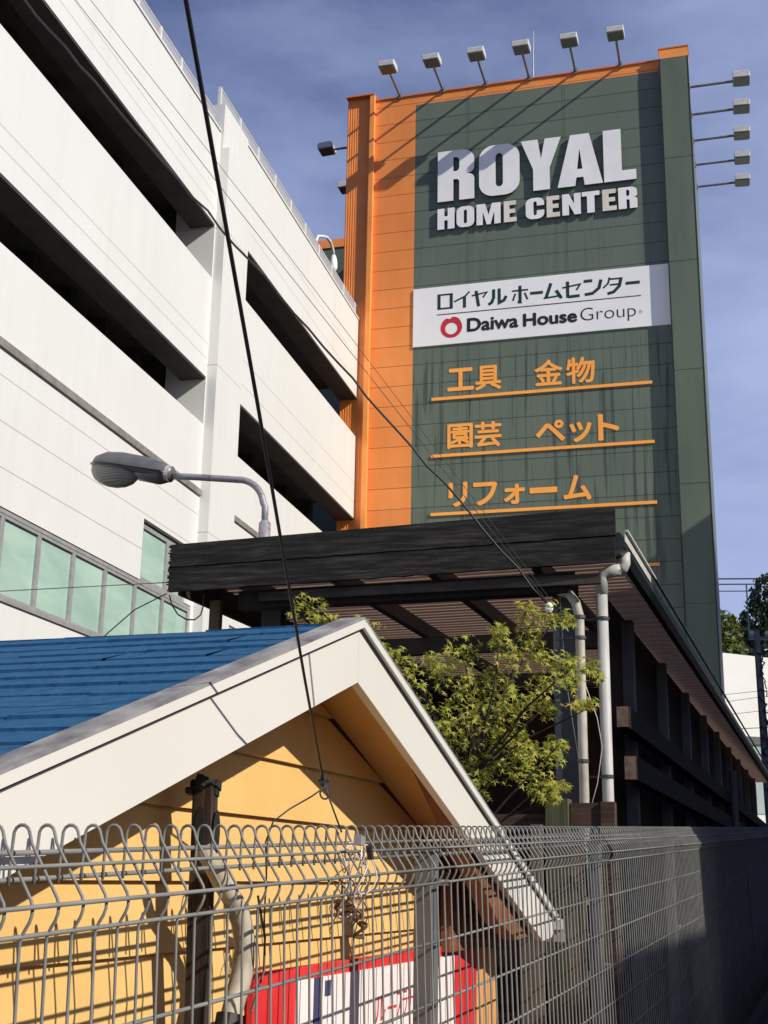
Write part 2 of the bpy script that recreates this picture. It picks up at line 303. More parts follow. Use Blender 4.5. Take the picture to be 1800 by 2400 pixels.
# ------------------------------------------------------------------ builders
class MB:
    def __init__(s): s.v = []; s.f = []; s.mi = []
    def add(s, vs, fs, mi=0):
        n = len(s.v); s.v += [tuple(v) for v in vs]; s.f += [tuple(i + n for i in f) for f in fs]; s.mi += [mi] * len(fs); return s
    def box(s, x0, x1, y0, y1, z0, z1, mi=0, M=None):
        vs = [(x, y, z) for z in (z0, z1) for y in (y0, y1) for x in (x0, x1)]
        if M: vs = [M @ Vector(v) for v in vs]
        return s.add(vs, [(0, 2, 3, 1), (4, 5, 7, 6), (0, 1, 5, 4), (2, 6, 7, 3), (0, 4, 6, 2), (1, 3, 7, 5)], mi)
    def prism(s, poly, ext, mi=0):                # poly: 3D points of a face; ext: extrude vector
        n = len(poly); e = Vector(ext); vs = [Vector(p) for p in poly] + [Vector(p) + e for p in poly]
        return s.add(vs, [tuple(range(n)), tuple(range(2 * n - 1, n - 1, -1))] + [(i, i + n, (i + 1) % n + n, (i + 1) % n) for i in range(n)], mi)
    def tube(s, pts, r, n=8, caps=True, mi=0):
        pts = [Vector(p) for p in pts]; rs = r if isinstance(r, (list, tuple)) else [r] * len(pts)
        d = (pts[1] - pts[0]).normalized(); a = Vector((0, 0, 1)) if abs(d.z) < .9 else Vector((1, 0, 0))
        u = d.cross(a).normalized(); rings = []
        for i, p in enumerate(pts):
            t = (pts[min(i + 1, len(pts) - 1)] - pts[max(i - 1, 0)])
            if t.length < 1e-9: t = d
            t.normalize(); u = (u - t * u.dot(t)).normalized(); v = t.cross(u)
            rings.append([p + (u * math.cos(2 * math.pi * k / n) + v * math.sin(2 * math.pi * k / n)) * rs[i] for k in range(n)])
        vs = [q for ring in rings for q in ring]; fs = []
        for i in range(len(pts) - 1):
            for k in range(n):
                k2 = (k + 1) % n; fs.append((i * n + k, i * n + k2, (i + 1) * n + k2, (i + 1) * n + k))
        if caps: fs += [tuple(range(n - 1, -1, -1)), tuple(range((len(pts) - 1) * n, len(pts) * n))]
        return s.add(vs, fs, mi)
    def loft(s, rings, caps=True, mi=0):
        n = len(rings[0]); vs = [q for r in rings for q in r]; fs = []
        for i in range(len(rings) - 1):
            for k in range(n): fs.append((i * n + k, i * n + (k + 1) % n, (i + 1) * n + (k + 1) % n, (i + 1) * n + k))
        if caps: fs += [tuple(range(n - 1, -1, -1)), tuple(range((len(rings) - 1) * n, len(rings) * n))]
        return s.add(vs, fs, mi)
    def build(s, name, mats, parent=None, smooth=False, bevel=0, fix=True):
        me = bpy.data.meshes.new(name); me.from_pydata(s.v, [], s.f)
        mats = mats if isinstance(mats, (list, tuple)) else [mats]
        for m in mats: me.materials.append(m)
        for p, i in zip(me.polygons, s.mi): p.material_index = i; p.use_smooth = smooth
        if fix and len(s.f) < 60000:
            b = bmesh.new(); b.from_mesh(me); bmesh.ops.recalc_face_normals(b, faces=b.faces); b.to_mesh(me); b.free()
        o = bpy.data.objects.new(name, me); COL.objects.link(o)
        if parent: o.parent = parent
        if bevel:
            md = o.modifiers.new('bevel', 'BEVEL'); md.width = bevel; md.segments = 2; md.limit_method = 'ANGLE'
        return o
def tag(o, label=None, cat=None, group=None, kind=None):
    if label: o['label'] = label
    if cat: o['category'] = cat
    if group: o['group'] = group
    if kind: o['kind'] = kind
    return o
def thing(name, label, cat, M=None, group=None):
    o = bpy.data.objects.new(name, None); COL.objects.link(o); o.empty_display_size = .2
    if M is not None: o.matrix_world = M
    return tag(o, label, cat, group)
def frame(deg, org=(0, 0, 0)): return Matrix.Translation(Vector(org)) @ Matrix.Rotation(R(deg), 4, 'Z')
def copy_tree(o, M, label):
    c = o.copy(); COL.objects.link(c); c.matrix_world = M; c['label'] = label
    for ch in list(o.children):
        d = ch.copy(); COL.objects.link(d); d.parent = c
        for g in ch.children:
            e = g.copy(); COL.objects.link(e); e.parent = d
    return c
F_FAC = frame(75.906, (-10.4749, 2.6299, 0))      # car park front: X along it, Y into it
F_TOW = frame(-15.518, (-0.97025, 40.48631, 0))   # sign tower front: X to the right, Y into it
F_STR = frame(70.02)                              # street: X along it, Y to the left
F_ARC = Matrix.Translation((0, 0, 1.6)) @ Matrix.Scale(.84, 4) @ Matrix.Translation((0, 0, -1.6)) @ frame(71.088)   # timber arcade
SLOPE = .0393
def gz(X): return SLOPE * max(-40, min(60, X))
def glyph_mesh(body, offset=0.0, shear=0.0):
    cu = bpy.data.curves.new('lettering', 'FONT'); cu.body = body; cu.offset = offset; cu.shear = shear; cu.resolution_u = 6
    o = bpy.data.objects.new('lettering', cu); COL.objects.link(o)
    dg = bpy.context.evaluated_depsgraph_get(); me = o.evaluated_get(dg).to_mesh()
    vs = [v.co.copy() for v in me.vertices]; fs = [tuple(p.vertices) for p in me.polygons]
    o.evaluated_get(dg).to_mesh_clear(); bpy.data.objects.remove(o); bpy.data.curves.remove(cu)
    return vs, fs
def put_text(mb, body, u0, u1, z0, z1, y, bold=0.0, mi=0):  # flat lettering on the plane y, facing -Y; bold layers it in a small ring
    vs, fs = glyph_mesh(body, min(0.0, bold))
    ax, bx = min(v.x for v in vs), max(v.x for v in vs); az, bz = min(v.y for v in vs), max(v.y for v in vs)
    sx = (u1 - u0) / (bx - ax); sz = (z1 - z0) / (bz - az); ring = [(0, 0)]
    if bold > 0: ring = [(math.cos(R(45 * k)) * bold, math.sin(R(45 * k)) * bold) for k in range(8)]
    sx *= (bx - ax - 0) / (bx - ax + 2 * max(0, bold) / max(sx, .05) * .5)
    for k, (dx, dz) in enumerate(ring):
        mb.add([(u0 + max(0, bold) * .5 + (v.x - ax) * sx + dx, y - .0006 * k, z0 + (v.y - az) * sz + dz) for v in vs], fs, mi)
def curve_letter(splines, u0, u1, z0, z1, y, depth, bev=0.012):
    """solid letter from outlines in a unit box (holes are further outlines); front at y - depth"""
    cu = bpy.data.curves.new('letter', 'CURVE'); cu.dimensions = '2D'; cu.fill_mode = 'BOTH'; cu.extrude = depth / 2
    for pts in splines:
        sp = cu.splines.new('POLY'); sp.points.add(len(pts) - 1); sp.use_cyclic_u = True
        for q, p in zip(sp.points, pts): q.co = (u0 + p[0] * (u1 - u0), z0 + p[1] * (z1 - z0), 0, 1)
    o = bpy.data.objects.new('letter', cu); COL.objects.link(o)
    dg = bpy.context.evaluated_depsgraph_get(); me = o.evaluated_get(dg).to_mesh()
    mb = MB(); mb.add([(v.co.x, y - depth / 2 - v.co.z, v.co.y) for v in me.vertices], [tuple(p.vertices) for p in me.polygons])
    mb.mi = [0 if abs(p.normal.z) > .7 else 1 for p in me.polygons]
    o.evaluated_get(dg).to_mesh_clear(); bpy.data.objects.remove(o); bpy.data.curves.remove(cu)
    return mb
def arc(cx, cy, rx, ry, a0, a1, n=8):
    return [(cx + rx * math.cos(R(a0 + (a1 - a0) * i / n)), cy + ry * math.sin(R(a0 + (a1 - a0) * i / n))) for i in range(n + 1)]
def rrect(x0, y0, x1, y1, rx, ry):
    return arc(x1 - rx, y1 - ry, rx, ry, 0, 90) + arc(x0 + rx, y1 - ry, rx, ry, 90, 180) + arc(x0 + rx, y0 + ry, rx, ry, 180, 270) + arc(x1 - rx, y0 + ry, rx, ry, 270, 360)

# ------------------------------------------------------------------ ground
g = MB()
xs = [-400, -40, 60, 900]; zs = [gz(x) for x in xs]
vs = []
for x, z in zip(xs, zs):
    for y in (-500, 700): vs.append((x, y, z))
g.add(vs, [(0, 2, 3, 1), (2, 4, 5, 3), (4, 6, 7, 5)])
o = g.build('ground', Mt['asphalt']); o.matrix_world = F_STR; tag(o, 'dark asphalt ground rising gently along the street', kind='structure')

# ------------------------------------------------------------------ car park building
pk = thing('parking_building', 'white panelled parking building with long dark open decks and green windows', 'building', F_FAC)
S0, S1, S2, S3 = -6.0, 25.97, 27.70, 39.035
TH = .45
wl = MB()
def band(x0, x1, z0, z1, mi=0): wl.box(x0, x1, 0, TH, z0, z1, mi)
WX0, WX1 = 11.6, 25.86                            # ribbon window
band(S0, S1, -2, 5.70); band(S0, WX0, 5.70, 7.20); band(WX1, S1, 5.70, 7.20)
band(S0, 23.2, 7.20, 8.46); band(25.5, S1, 7.20, 8.46); band(S0, S1, 8.46, 11.44)
band(S0, S1, 12.59, 15.08); band(S0, S1, 16.48, 18.97)
wl.build('wall', Mt['facade_a'], pk)
wr = MB()
def bandr(x0, x1, z0, z1): wr.box(x0, x1, 0, TH, z0, z1)
bandr(S2, S3, -2, 5.9); bandr(S2, 27.9, 5.9, 7.24); bandr(31.2, S3, 5.9, 7.24); bandr(S2, S3, 7.24, 11.41)
bandr(S2, S3, 12.77, 15.56); bandr(S2, S3, 16.94, 19.72)
wr.build('wall', Mt['facade_b'], pk)
pl = MB(); pl.box(S1, S2, 0, 1.0, -2, 18.97); pl.box(26.02, 27.62, -.24, 0, -2, 18.55); pl.box(S1 + .05, S2, -.07, 0, 18.55, 19.78); pl.box(S1 + .05, S2, 0, .45, 18.97, 19.78)
pl.build('pilaster', Mt['pilaster'], pk)
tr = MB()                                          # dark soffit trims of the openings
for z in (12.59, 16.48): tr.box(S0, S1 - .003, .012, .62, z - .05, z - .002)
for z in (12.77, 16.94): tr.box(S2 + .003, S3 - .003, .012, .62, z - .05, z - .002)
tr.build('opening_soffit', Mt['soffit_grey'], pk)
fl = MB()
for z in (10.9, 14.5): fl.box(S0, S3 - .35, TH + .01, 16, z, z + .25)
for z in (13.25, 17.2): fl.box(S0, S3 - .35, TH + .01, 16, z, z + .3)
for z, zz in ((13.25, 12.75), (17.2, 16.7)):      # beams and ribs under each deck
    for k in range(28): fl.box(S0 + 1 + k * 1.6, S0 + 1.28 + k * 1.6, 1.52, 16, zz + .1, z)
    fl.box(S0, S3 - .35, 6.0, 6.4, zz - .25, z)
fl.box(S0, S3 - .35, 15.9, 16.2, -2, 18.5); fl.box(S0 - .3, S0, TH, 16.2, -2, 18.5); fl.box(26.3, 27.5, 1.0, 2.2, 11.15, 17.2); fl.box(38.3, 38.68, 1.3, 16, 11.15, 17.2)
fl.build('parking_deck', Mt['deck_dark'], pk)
ld = MB(); ld.box(S0, 26.0, -.05, 0, 9.74, 9.88); ld.box(27.68, S3 - .02, -.05, 0, 9.76, 9.89)
ld.build('ledge', Mt['groove'], pk)
cp = MB(); cp.box(S0, S1, -.03, TH + .03, 18.972, 19.03); cp.box(S2 + .002, S3, -.03, TH + .03, 19.722, 19.78)
cp.build('parapet_cap', Mt['facade_b'], pk)
def rail(xs, z0, z1, x_end):
    f = MB(); f.tube([(xs[0], .10, z1), (x_end, .10, z1)], .028, 6)
    r = f.build('railing', Mt['rail'], pk)
    p = MB(); p.box(xs[0], x_end, .095, .105, z0 + .04, z1 - .03); p.build('perforated_panel', Mt['rail_panel'], r)
    for x in xs:
        q = MB(); q.box(x - .03, x + .03, .06, .14, z0, z1); q.build('rail_post', Mt['rail'], r)
rail([S0 + .4 + k * 1.17 for k in range(27)], 19.03, 19.46, 25.85)
rail([26.05 + k * 1.41 for k in range(10)], 19.78, 20.28, 39.0)
# windows: a ribbon of seven panes in view and smaller ones above and beyond
def window(x0, x1, z0, z1, fr=.05):
    f = MB()
    f.box(x0, x0 + fr, .03, .12, z0, z1); f.box(x1 - fr, x1, .03, .12, z0, z1)
    f.box(x0 + fr, x1 - fr, .03, .12, z0, z0 + fr); f.box(x0 + fr, x1 - fr, .03, .12, z1 - fr, z1)
    o = f.build('window', Mt['alu'], pk)
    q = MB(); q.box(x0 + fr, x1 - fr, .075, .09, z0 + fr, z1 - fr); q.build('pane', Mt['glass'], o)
mx_ = [11.6, 12.9, 14.2, 15.5, 16.75, 18.0, 19.22, 20.48, 21.76, 23.10, 24.45, 25.86]
for a, b_ in zip(mx_, mx_[1:]): window(a, b_, 5.78, 7.12, .06)
sl = MB(); sl.box(WX0, WX1, -.04, .2, 5.70, 5.78); sl.box(WX0, WX1, .02, .2, 7.12, 7.2); sl.build('window_sill', Mt['alu'], pk)
window(23.2, 24.55, 7.202, 8.36, .08); window(24.55, 25.5, 7.202, 8.36, .08)
hd = MB(); hd.box(23.2, 25.5, .10, .3, 8.36, 8.46); hd.build('window_head', Mt['seam'], pk)
window(27.9, 29.5, 5.9, 7.24, .07); window(29.5, 31.2, 5.9, 7.24, .07)

# ------------------------------------------------------------------ sign tower
tw = thing('sign_tower', 'tall dark green sign tower with orange left edge and orange top band', 'building', F_TOW)
G = MB(); G.box(1.902, 10.33, 0, .3, -2, 27.78); G.box(10.36, 11.25, .3, 9.0, -2, 28.15)
G.build('green_wall', Mt['green'], tw)
O_ = MB(); O_.box(.30, 1.90, 0, .3, -2, 28.15); O_.box(1.90, 10.33, 0, .3, 27.78, 28.15); O_.box(.25, .30, 0, 9, -2, 28.15)
O_.build('orange_wall', Mt['orange'], tw)
rb = MB(); rb.box(-.60, .25, .012, .25, -2, 28.33)
k = -.58
while k < .24: rb.box(k, k + .035, 0, .012, -2, 28.33); k += .085
rb.build('ribbed_panel', Mt['orange_plain'], tw)
ps = MB(); ps.box(.27, .43, -.17, -.002, -2, 28.33); ps.build('orange_post', Mt['orange_plain'], tw)
fn = MB(); fn.box(10.33, 11.27, -.27, .3, -2, 28.05); fn.build('green_fin', Mt['green_plain'], tw)
fc = MB(); fc.box(10.33, 11.27, -.27, .3, 28.052, 28.40); fc.build('fin_cap', Mt['orange_plain'], tw)
cpp = MB(); cpp.box(.44, 10.33, -.05, .36, 28.152, 28.20); cpp.box(-.62, .44, -.19, .36, 28.332, 28.38); cpp.box(10.31, 11.29, -.29, .36, 28.402, 28.45)
cpp.build('coping', Mt['orange_cap'], tw)
rf = MB(); rf.box(.3, 11.2, .3, 9, 27.6, 27.9); rf.box(.3, 11.25, 8.8, 9, -2, 28.1); rf.build('roof', Mt['soffit_grey'], tw)
fl_ = MB()
for u in (10.33, 11.24): fl_.box(u - .012, u + .03, -.276, -.27, -2, 28.05)
for zq in (9.5, 13.2, 16.9, 20.6, 24.3): fl_.box(10.345, 11.255, -.274, -.27, zq, zq + .012)
fl_.build('fin_seam', Mt['gutter_dark'], tw)
st = MB(); st.box(-9, .2, 8.0, 22, -2, 26.9); st = st.build('store_wall', Mt['green_plain'], tw)
so = MB(); so.box(-9.05, .2, 7.95, 22.05, 26.902, 27.28); so.build('store_roof_band', Mt['orange_plain'], tw)

# illuminated channel letters
L = {}
L['R'] = [[(0, 0), (0, 1), (.60, 1)] + arc(.62, .80, .36, .20, 80, 0, 7) + [(.98, .66)] + arc(.80, .62, .18, .10, 0, -90, 5) +
          arc(.80, .40, .18, .11, 90, 0, 5) + [(.98, 0), (.58, 0), (.58, .34)] + arc(.50, .36, .08, .06, 0, 90, 4) + [(.42, .42), (.42, 0)],
          [(.42, .58)] + arc(.49, .66, .09, .08, -90, 0, 4) + arc(.49, .78, .09, .08, 0, 90, 4) + [(.42, .86)]]
L['O'] = [rrect(0, 0, 1, 1, .36, .26), rrect(.41, .17, .59, .83, .09, .08)]
L['Y'] = [[(0, 1), (.42, 1), (.50, .62), (.60, 1), (1, 1), (.71, .42), (.71, 0), (.30, 0), (.30, .42)]]
L['A'] = [[(0, 0), (.30, 1), (.72, 1), (1, 0), (.60, 0), (.575, .16), (.42, .16), (.39, 0)], [(.44, .32), (.56, .32), (.50, .72)]]
L['L'] = [[(0, 0), (0, 1), (.56, 1), (.56, .19), (1, .19), (1, 0)]]
L['H'] = [[(0, 0), (0, 1), (.40, 1), (.40, .62), (.60, .62), (.60, 1), (1, 1), (1, 0), (.60, 0), (.60, .42), (.40, .42), (.40, 0)]]
L['M'] = [[(0, 0), (0, 1), (.36, 1), (.50, .45), (.64, 1), (1, 1), (1, 0), (.74, 0), (.74, .62), (.58, 0), (.42, 0), (.26, .62), (.26, 0)]]
L['E'] = [[(0, 0), (0, 1), (.96, 1), (.96, .79), (.45, .79), (.45, .61), (.90, .61), (.90, .41), (.45, .41), (.45, .21), (1, .21), (1, 0)]]
L['C'] = [arc(.62, .74, .38, .26, 0, 90, 6) + arc(.38, .74, .38, .26, 90, 180, 6) + arc(.38, .26, .38, .26, 180, 270, 6) + arc(.62, .26, .38, .26, 270, 360, 6) +
          [(1, .40), (.60, .40), (.60, .27)] + arc(.51, .25, .09, .08, 0, -180, 5) + [(.42, .75)] + arc(.51, .75, .09, .08, 180, 0, 5) + [(.60, .62), (1, .62)]]
L['N'] = [[(0, 0), (0, 1), (.36, 1), (.64, .50), (.64, 1), (1, 1), (1, 0), (.66, 0), (.36, .52), (.36, 0)]]
L['T'] = [[(.29, 0), (.29, .79), (0, .79), (0, 1), (1, 1), (1, .79), (.71, .79), (.71, 0)]]
def letters(label, spec, z0, z1, dep, standoff):
    t = thing('channel_letters', label, 'sign', F_TOW)
    for ch, u0, u1, m in spec:
        o = curve_letter(L[ch], u0, u1, z0, z1, -standoff, dep).build('letter', [Mt[m], Mt['letter_side']], t, fix=False)
    return t
WL, CL = 'white_letter', 'cream_letter'
letters('big white raised letters ROYAL on the green tower', [('R', 2.74, 4.04, WL), ('O', 4.18, 5.57, WL), ('Y', 5.62, 6.98, WL), ('A', 6.84, 8.34, WL), ('L', 8.38, 9.43, WL)], 23.78, 25.70, .10, .03)
letters('smaller white raised letters HOME CENTER under the big word', [('H', 2.74, 3.33, WL), ('O', 3.40, 4.01, WL), ('M', 4.09, 4.91, WL), ('E', 5.02, 5.45, CL), ('C', 5.76, 6.38, WL), ('E', 6.46, 6.90, CL), ('N', 6.98, 7.59, WL), ('T', 7.63, 8.21, WL), ('E', 8.30, 8.76, CL), ('R', 8.82, 9.44, WL)], 22.74, 23.52, .09, .03)

# white banner panel
sp = thing('banner_sign', 'wide white sign panel with green katakana and a red ring emblem', 'sign', F_TOW)
b_ = MB(); b_.box(1.91, 10.325, -.05, -.002, 18.56, 20.66); b_.build('board', Mt['panel_white'], sp)
PY = -.055
def stroke(mb, pts, wd, y=PY):                     # flat mitred stroke
    P = [Vector((p[0], p[1])) for p in pts]; n = len(P); L_, R_ = [], []
    for i in range(n):
        d0 = (P[i] - P[i - 1]).normalized() if i else (P[1] - P[0]).normalized()
        d1 = (P[i + 1] - P[i]).normalized() if i < n - 1 else d0
        nn = Vector((-(d0.y + d1.y), d0.x + d1.x)); nn.normalize()
        c = max(.45, nn.dot(Vector((-d0.y, d0.x)))); ww = (wd[i] if isinstance(wd, (list, tuple)) else wd) / 2 / c
        L_.append(P[i] + nn * ww); R_.append(P[i] - nn * ww)
    vs = [(p.x, y, p.y) for p in L_] + [(p.x, y, p.y) for p in R_]
    mb.add(vs, [(i, i + 1, n + i + 1, n + i) for i in range(n - 1)])
kt = MB()
def K(u0, u1, strokes, z0=19.82, z1=20.38):
    h = z1 - z0
    for s_ in strokes:
        wd = s_[0]; stroke(kt, [(u0 + x * (u1 - u0), z0 + y * h) for x, y in s_[1:]], wd)
TK, TN = .105, .06
K(2.73, 3.28, [(TK, (.12, 0), (.12, 1)), (TN, (.02, .95), (.95, .95)), (TK, (.88, 1), (.88, 0)), (TN, (.05, .06), (.9, .06))])          # RO
K(3.30, 3.85, [(TN, (.98, 1), (.70, .72), (.02, .42)), (TK, (.66, .72), (.66, -.02))])                                                 # I
K(3.90, 4.45, [(TN, (.02, .70), (.94, .84), (.70, .52)), (TK, (.28, 1), (.44, -.02))])                                                 # YA
K(4.46, 5.08, [(TK, (.30, .98), (.30, .45), (.20, .15), (.02, .02)), (TK, (.60, 1), (.60, .08), (.86, .22), (.98, .48))])              # RU
K(5.25, 5.80, [(TN, (.02, .74), (.98, .74)), (TK, (.5, 1.04), (.5, 0), (.36, .02)), (TN, (.22, .56), (.06, .12)), (TN, (.78, .56), (.95, .12))])  # HO
K(5.86, 6.28, [(TK, (.0, .48), (1, .48))])                                                                                           # -
K(6.30, 6.92, [(TK, (.40, 1), (.12, .08)), (TN, (.0, .08), (.90, .16)), (TK, (.66, .52), (.94, -.02))])                                # MU
K(6.90, 7.52, [(TN, (.02, .62), (.96, .76), (.76, .40)), (TK, (.30, 1), (.30, .06), (.40, .02), (.92, .04))])                           # SE
K(7.60, 8.18, [(TK, (.02, .90), (.50, .90)), (TK, (.06, .06), (.50, .10), (.86, .40), (.98, .92))])                                     # N
K(8.22, 8.88, [(TN, (.34, 1), (.26, .62), (.02, .36)), (TN, (.30, .88), (.94, .88)), (TK, (.90, .92), (.80, .40), (.52, .06), (.22, -.02)), (TN, (.34, .52), (.80, .52))])  # TA
K(8.95, 9.40, [(TK, (.0, .52), (1, .52))])                                                                                           # -
kt.build('katakana_lettering', Mt['ink_green'], sp, fix=False)
rl = MB(); rl.box(2.73, 9.42, -.056, -.051, 19.625, 19.655); rl.build('rule_line', Mt['ink_black'], sp)
rg = MB()                                          # ring emblem with a lobe folded in at its top
n = 64; vo, vi = [], []
for i in range(n):
    a = 2 * math.pi * i / n
    ro = .365 + .035 * math.exp(-((math.degrees(a) - 62) / 26) ** 2) - .055 * math.exp(-((math.degrees(a) - 100) / 9) ** 2) + .02 * math.exp(-((math.degrees(a) - 128) / 18) ** 2)
    ri = .205 + .02 * math.cos(a - R(250))
    vo.append((3.22 + ro * math.cos(a), PY, 19.14 + ro * math.sin(a))); vi.append((3.225 + ri * math.cos(a), PY, 19.125 + ri * math.sin(a)))
rg.add(vo + vi, [(i, (i + 1) % n, n + (i + 1) % n, n + i) for i in range(n)]); rg.build('ring_emblem', Mt['ink_red'], sp, fix=False)
dh = MB(); put_text(dh, 'Daiwa', 3.76, 5.45, 18.945, 19.395, PY, .022); put_text(dh, 'House', 5.62, 7.36, 18.945, 19.365, PY, .022)
dh.build('company_lettering', Mt['ink_black'], sp, fix=False)
dg_ = MB(); put_text(dg_, 'Group', 7.48, 9.24, 18.80, 19.385, PY, -.012); dg_.build('group_lettering', Mt['ink_black'], sp, fix=False)
rm = MB(); put_text(rm, '®', 9.33, 9.45, 19.02, 19.14, PY); rm.build('registered_mark', Mt['ink_grey'], sp, fix=False)

# orange product lines painted with underline bars
def product(label, items, zb):
    t = thing('product_sign', label, 'sign', F_TOW, 'orange product words on the tower')
    for word in items:
        m = MB()
        for ch, u0, u1, z0, z1 in word: put_text(m, ch, u0, u1, z0, z1, -.012, .022 if ch in '園金芸物具' else .03)
        m.build('lettering', Mt['sign_orange'], t, fix=False)
    u = MB(); u.box(2.56, 9.66, -.05, -.002, zb - .05, zb + .05); u.build('underline_bar', Mt['sign_orange'], t)
product('orange words 工具 金物 above the topmost underline bar', [[('工', 3.10, 3.95, 16.93, 17.66), ('具', 4.02, 4.86, 16.87, 17.68)], [('金', 5.96, 6.85, 16.86, 17.70), ('物', 6.98, 7.88, 16.84, 17.70)]], 16.66)
product('orange words 園芸 ペット above the middle underline bar', [[('園', 3.10, 3.92, 14.94, 15.74), ('芸', 4.00, 4.86, 14.92, 15.74)], [('ペ', 5.98, 6.88, 14.96, 15.62), ('ッ', 7.05, 7.72, 14.88, 15.50), ('ト', 7.94, 8.58, 14.88, 15.70)]], 14.70)
product('orange word リフォーム above the lowest full underline bar', [[('リ', 3.15, 3.74, 12.99, 13.75), ('フ', 3.95, 4.70, 12.98, 13.70), ('ォ', 4.94, 5.58, 12.98, 13.58), ('ー', 5.76, 6.60, 13.28, 13.42), ('ム', 6.82, 7.66, 12.98, 13.75)]], 12.745)
product('orange underline bar just above the arcade eave, no word showing', [], 10.80)

# floodlights
def floodlight(M, label, ln=1.45, group='floodlights on the sign tower'):
    """arm runs along local -Y from the base at the origin; head tilts down to the wall"""
    t = thing('floodlight', label, 'floodlight', M, group)
    a = MB(); a.tube([(0, 0, 0), (0, -ln, 0)], .045, 8); a.box(-.08, .08, -.02, .02, -.10, .10); a.build('arm', Mt['steel'], t)
    T = Matrix.Translation((0, -ln, .02)) @ Matrix.Rotation(R(3), 4, 'X')
    h = MB()
    prof = [(.06, -.05), (.06, .13), (.0, .19), (-.42, .19), (-.50, .13), (-.50, -.05)]
    h.prism([T @ Vector((-.28, p[0], p[1])) for p in prof], T.to_3x3() @ Vector((.56, 0, 0)))
    h.box(-.09, .09, -.34, -.14, .19, .23, M=T)
    hd = h.build('lamp_head', Mt['lamp_grey'], t, bevel=.02)
    q = MB(); q.box(-.245, .245, -.46, .02, -.085, -.052, M=T); q.build('lens', Mt['lamp_glass'], hd)
    return t
ords = ['first', 'second', 'third', 'fourth', 'fifth', 'sixth']
f0 = None
for i, u in enumerate((1.33, 2.88, 4.41, 5.93, 7.52, 9.03)):
    Mx = F_TOW @ Matrix.Translation((u, -.05, 28.20)); lab = f'grey box floodlight on the tower top edge, {ords[i]} from the left in that row'
    if f0 is None: f0 = floodlight(Mx, lab)
    else: copy_tree(f0, Mx, lab)
for i, y in enumerate((.30, 1.97, 3.66, 5.35, 6.98)):
    Mx = F_TOW @ Matrix.Translation((11.26, y, 27.2)) @ Matrix.Rotation(R(90), 4, 'Z')
    copy_tree(f0, Mx, f"grey box floodlight sticking out right of the green fin, {['topmost', 'second from top', 'middle one', 'second from bottom', 'lowest'][i]} of five")
for i, y in enumerate((1.1, 3.9)):
    Mx = F_TOW @ Matrix.Translation((-.05 - .10 * i, y, 27.15)) @ Matrix.Rotation(R(-90), 4, 'Z')
    copy_tree(f0, Mx, ['dark floodlight reaching out left of the orange tower edge, upper of two', 'floodlight half hidden left of the orange tower edge, lower of two'][i])
r_ = MB(); r_.tube([(0, 0, 0), (.01, 0, 1.1), (.04, 0, 1.95)], [.03, .022, .012], 6)
o = r_.build('lightning_rod', Mt['steel']); o.matrix_world = F_TOW @ Matrix.Translation((6.05, .1, 28.2)); tag(o, 'thin vertical lightning rod between floodlights on tower top', 'lightning rod')
gl = thing('gooseneck_lamp', 'white gooseneck lamp on the parking roof beside the tower', 'lamp', F_FAC)
a = MB(); a.tube([(35.75, .6, 18.9), (35.78, .6, 21.1), (36.0, .6, 21.4), (36.5, .6, 21.66), (37.0, .6, 21.88), (37.4, .6, 21.92), (37.7, .6, 21.80), (37.82, .6, 21.6)], .05, 8); a.build('arm', Mt['rail'], gl, smooth=True)
a = MB(); a.loft([[(37.82 + r2 * math.cos(2 * math.pi * k / 10), .6 + r2 * math.sin(2 * math.pi * k / 10), 21.6 - h2) for k in range(10)] for r2, h2 in ((.05, -.06), (.09, .02), (.13, .20), (.14, .42), (.08, .58))]); a.build('lamp_head', Mt['panel_white'], gl, smooth=True)

# ------------------------------------------------------------------ timber arcade
ar = thing('timber_arcade', 'dark timber arcade with charred fascia boards and brown corrugated roof', 'building', F_ARC)
def fasc(y0, y1, zr0, zr1, zl0, zl1, x_off, th, name, m, ragged=False):
    """board between y0 (right end) and y1 (left end); z at right / left ends"""
    b = MB(); n = 40; rows = []
    for i in range(n + 1):
        t = i / n; y = y0 + (y1 - y0) * t; x = 8.962 - .116 * t + x_off
        lo = zr0 + (zl0 - zr0) * t; hi = zr1 + (zl1 - zr1) * t
        e = random.uniform(-.003, .003)
        rows.append([(x, y, lo + e), (x + th, y, lo + e), (x + th, y, hi), (x, y, hi)])
    b.loft(rows); return b.build(name, m, ar)
random.seed(5)
fasc(1.325, 4.80, 3.972, 4.180, 3.914, 4.096, 0, .04, 'fascia_board', Mt['char_wood'])
fasc(1.335, 4.81, 3.782, 3.966, 3.718, 3.908, .006, .04, 'fascia_board', Mt['char_wood'])
rg_ = MB(); rr = random.Random(9)
for k in range(22):
    z = 3.725 + k * .0168; e = rr.uniform(.004, .026); rg_.box(8.853, 8.885, 4.802, 4.806 + e, z, z + rr.uniform(.008, .016))
rg_.build('splintered_end', Mt['char_wood'], ar)
be = MB(); be.box(9.06, 9.20, 1.70, 4.30, 3.60, 3.74); be.build('end_beam', Mt['brown_rail'], ar)
be = MB(); be.box(9.012, 9.055, 1.45, 4.10, 3.64, 3.71); be.build('grey_batten', Mt['brown_board'], ar)
sb = MB(); sb.box(9.0, 33, 4.765, 4.80, 3.72, 4.07); sb.build('side_board', Mt['brown_rail'], ar)
rs = MB(); x = 9.06; rows = []; i = 0
while x < 33:
    ph = i % 6
    z = (3.925, 3.925, 3.945, 3.965, 3.965, 3.945)[ph]
    rows.append((x, z)); x += (.040, .010, .010, .045, .010, .010)[ph]; i += 1
vs = []
for x, z in rows: vs += [(x, 1.36, z + .022), (x, 4.76, z)]
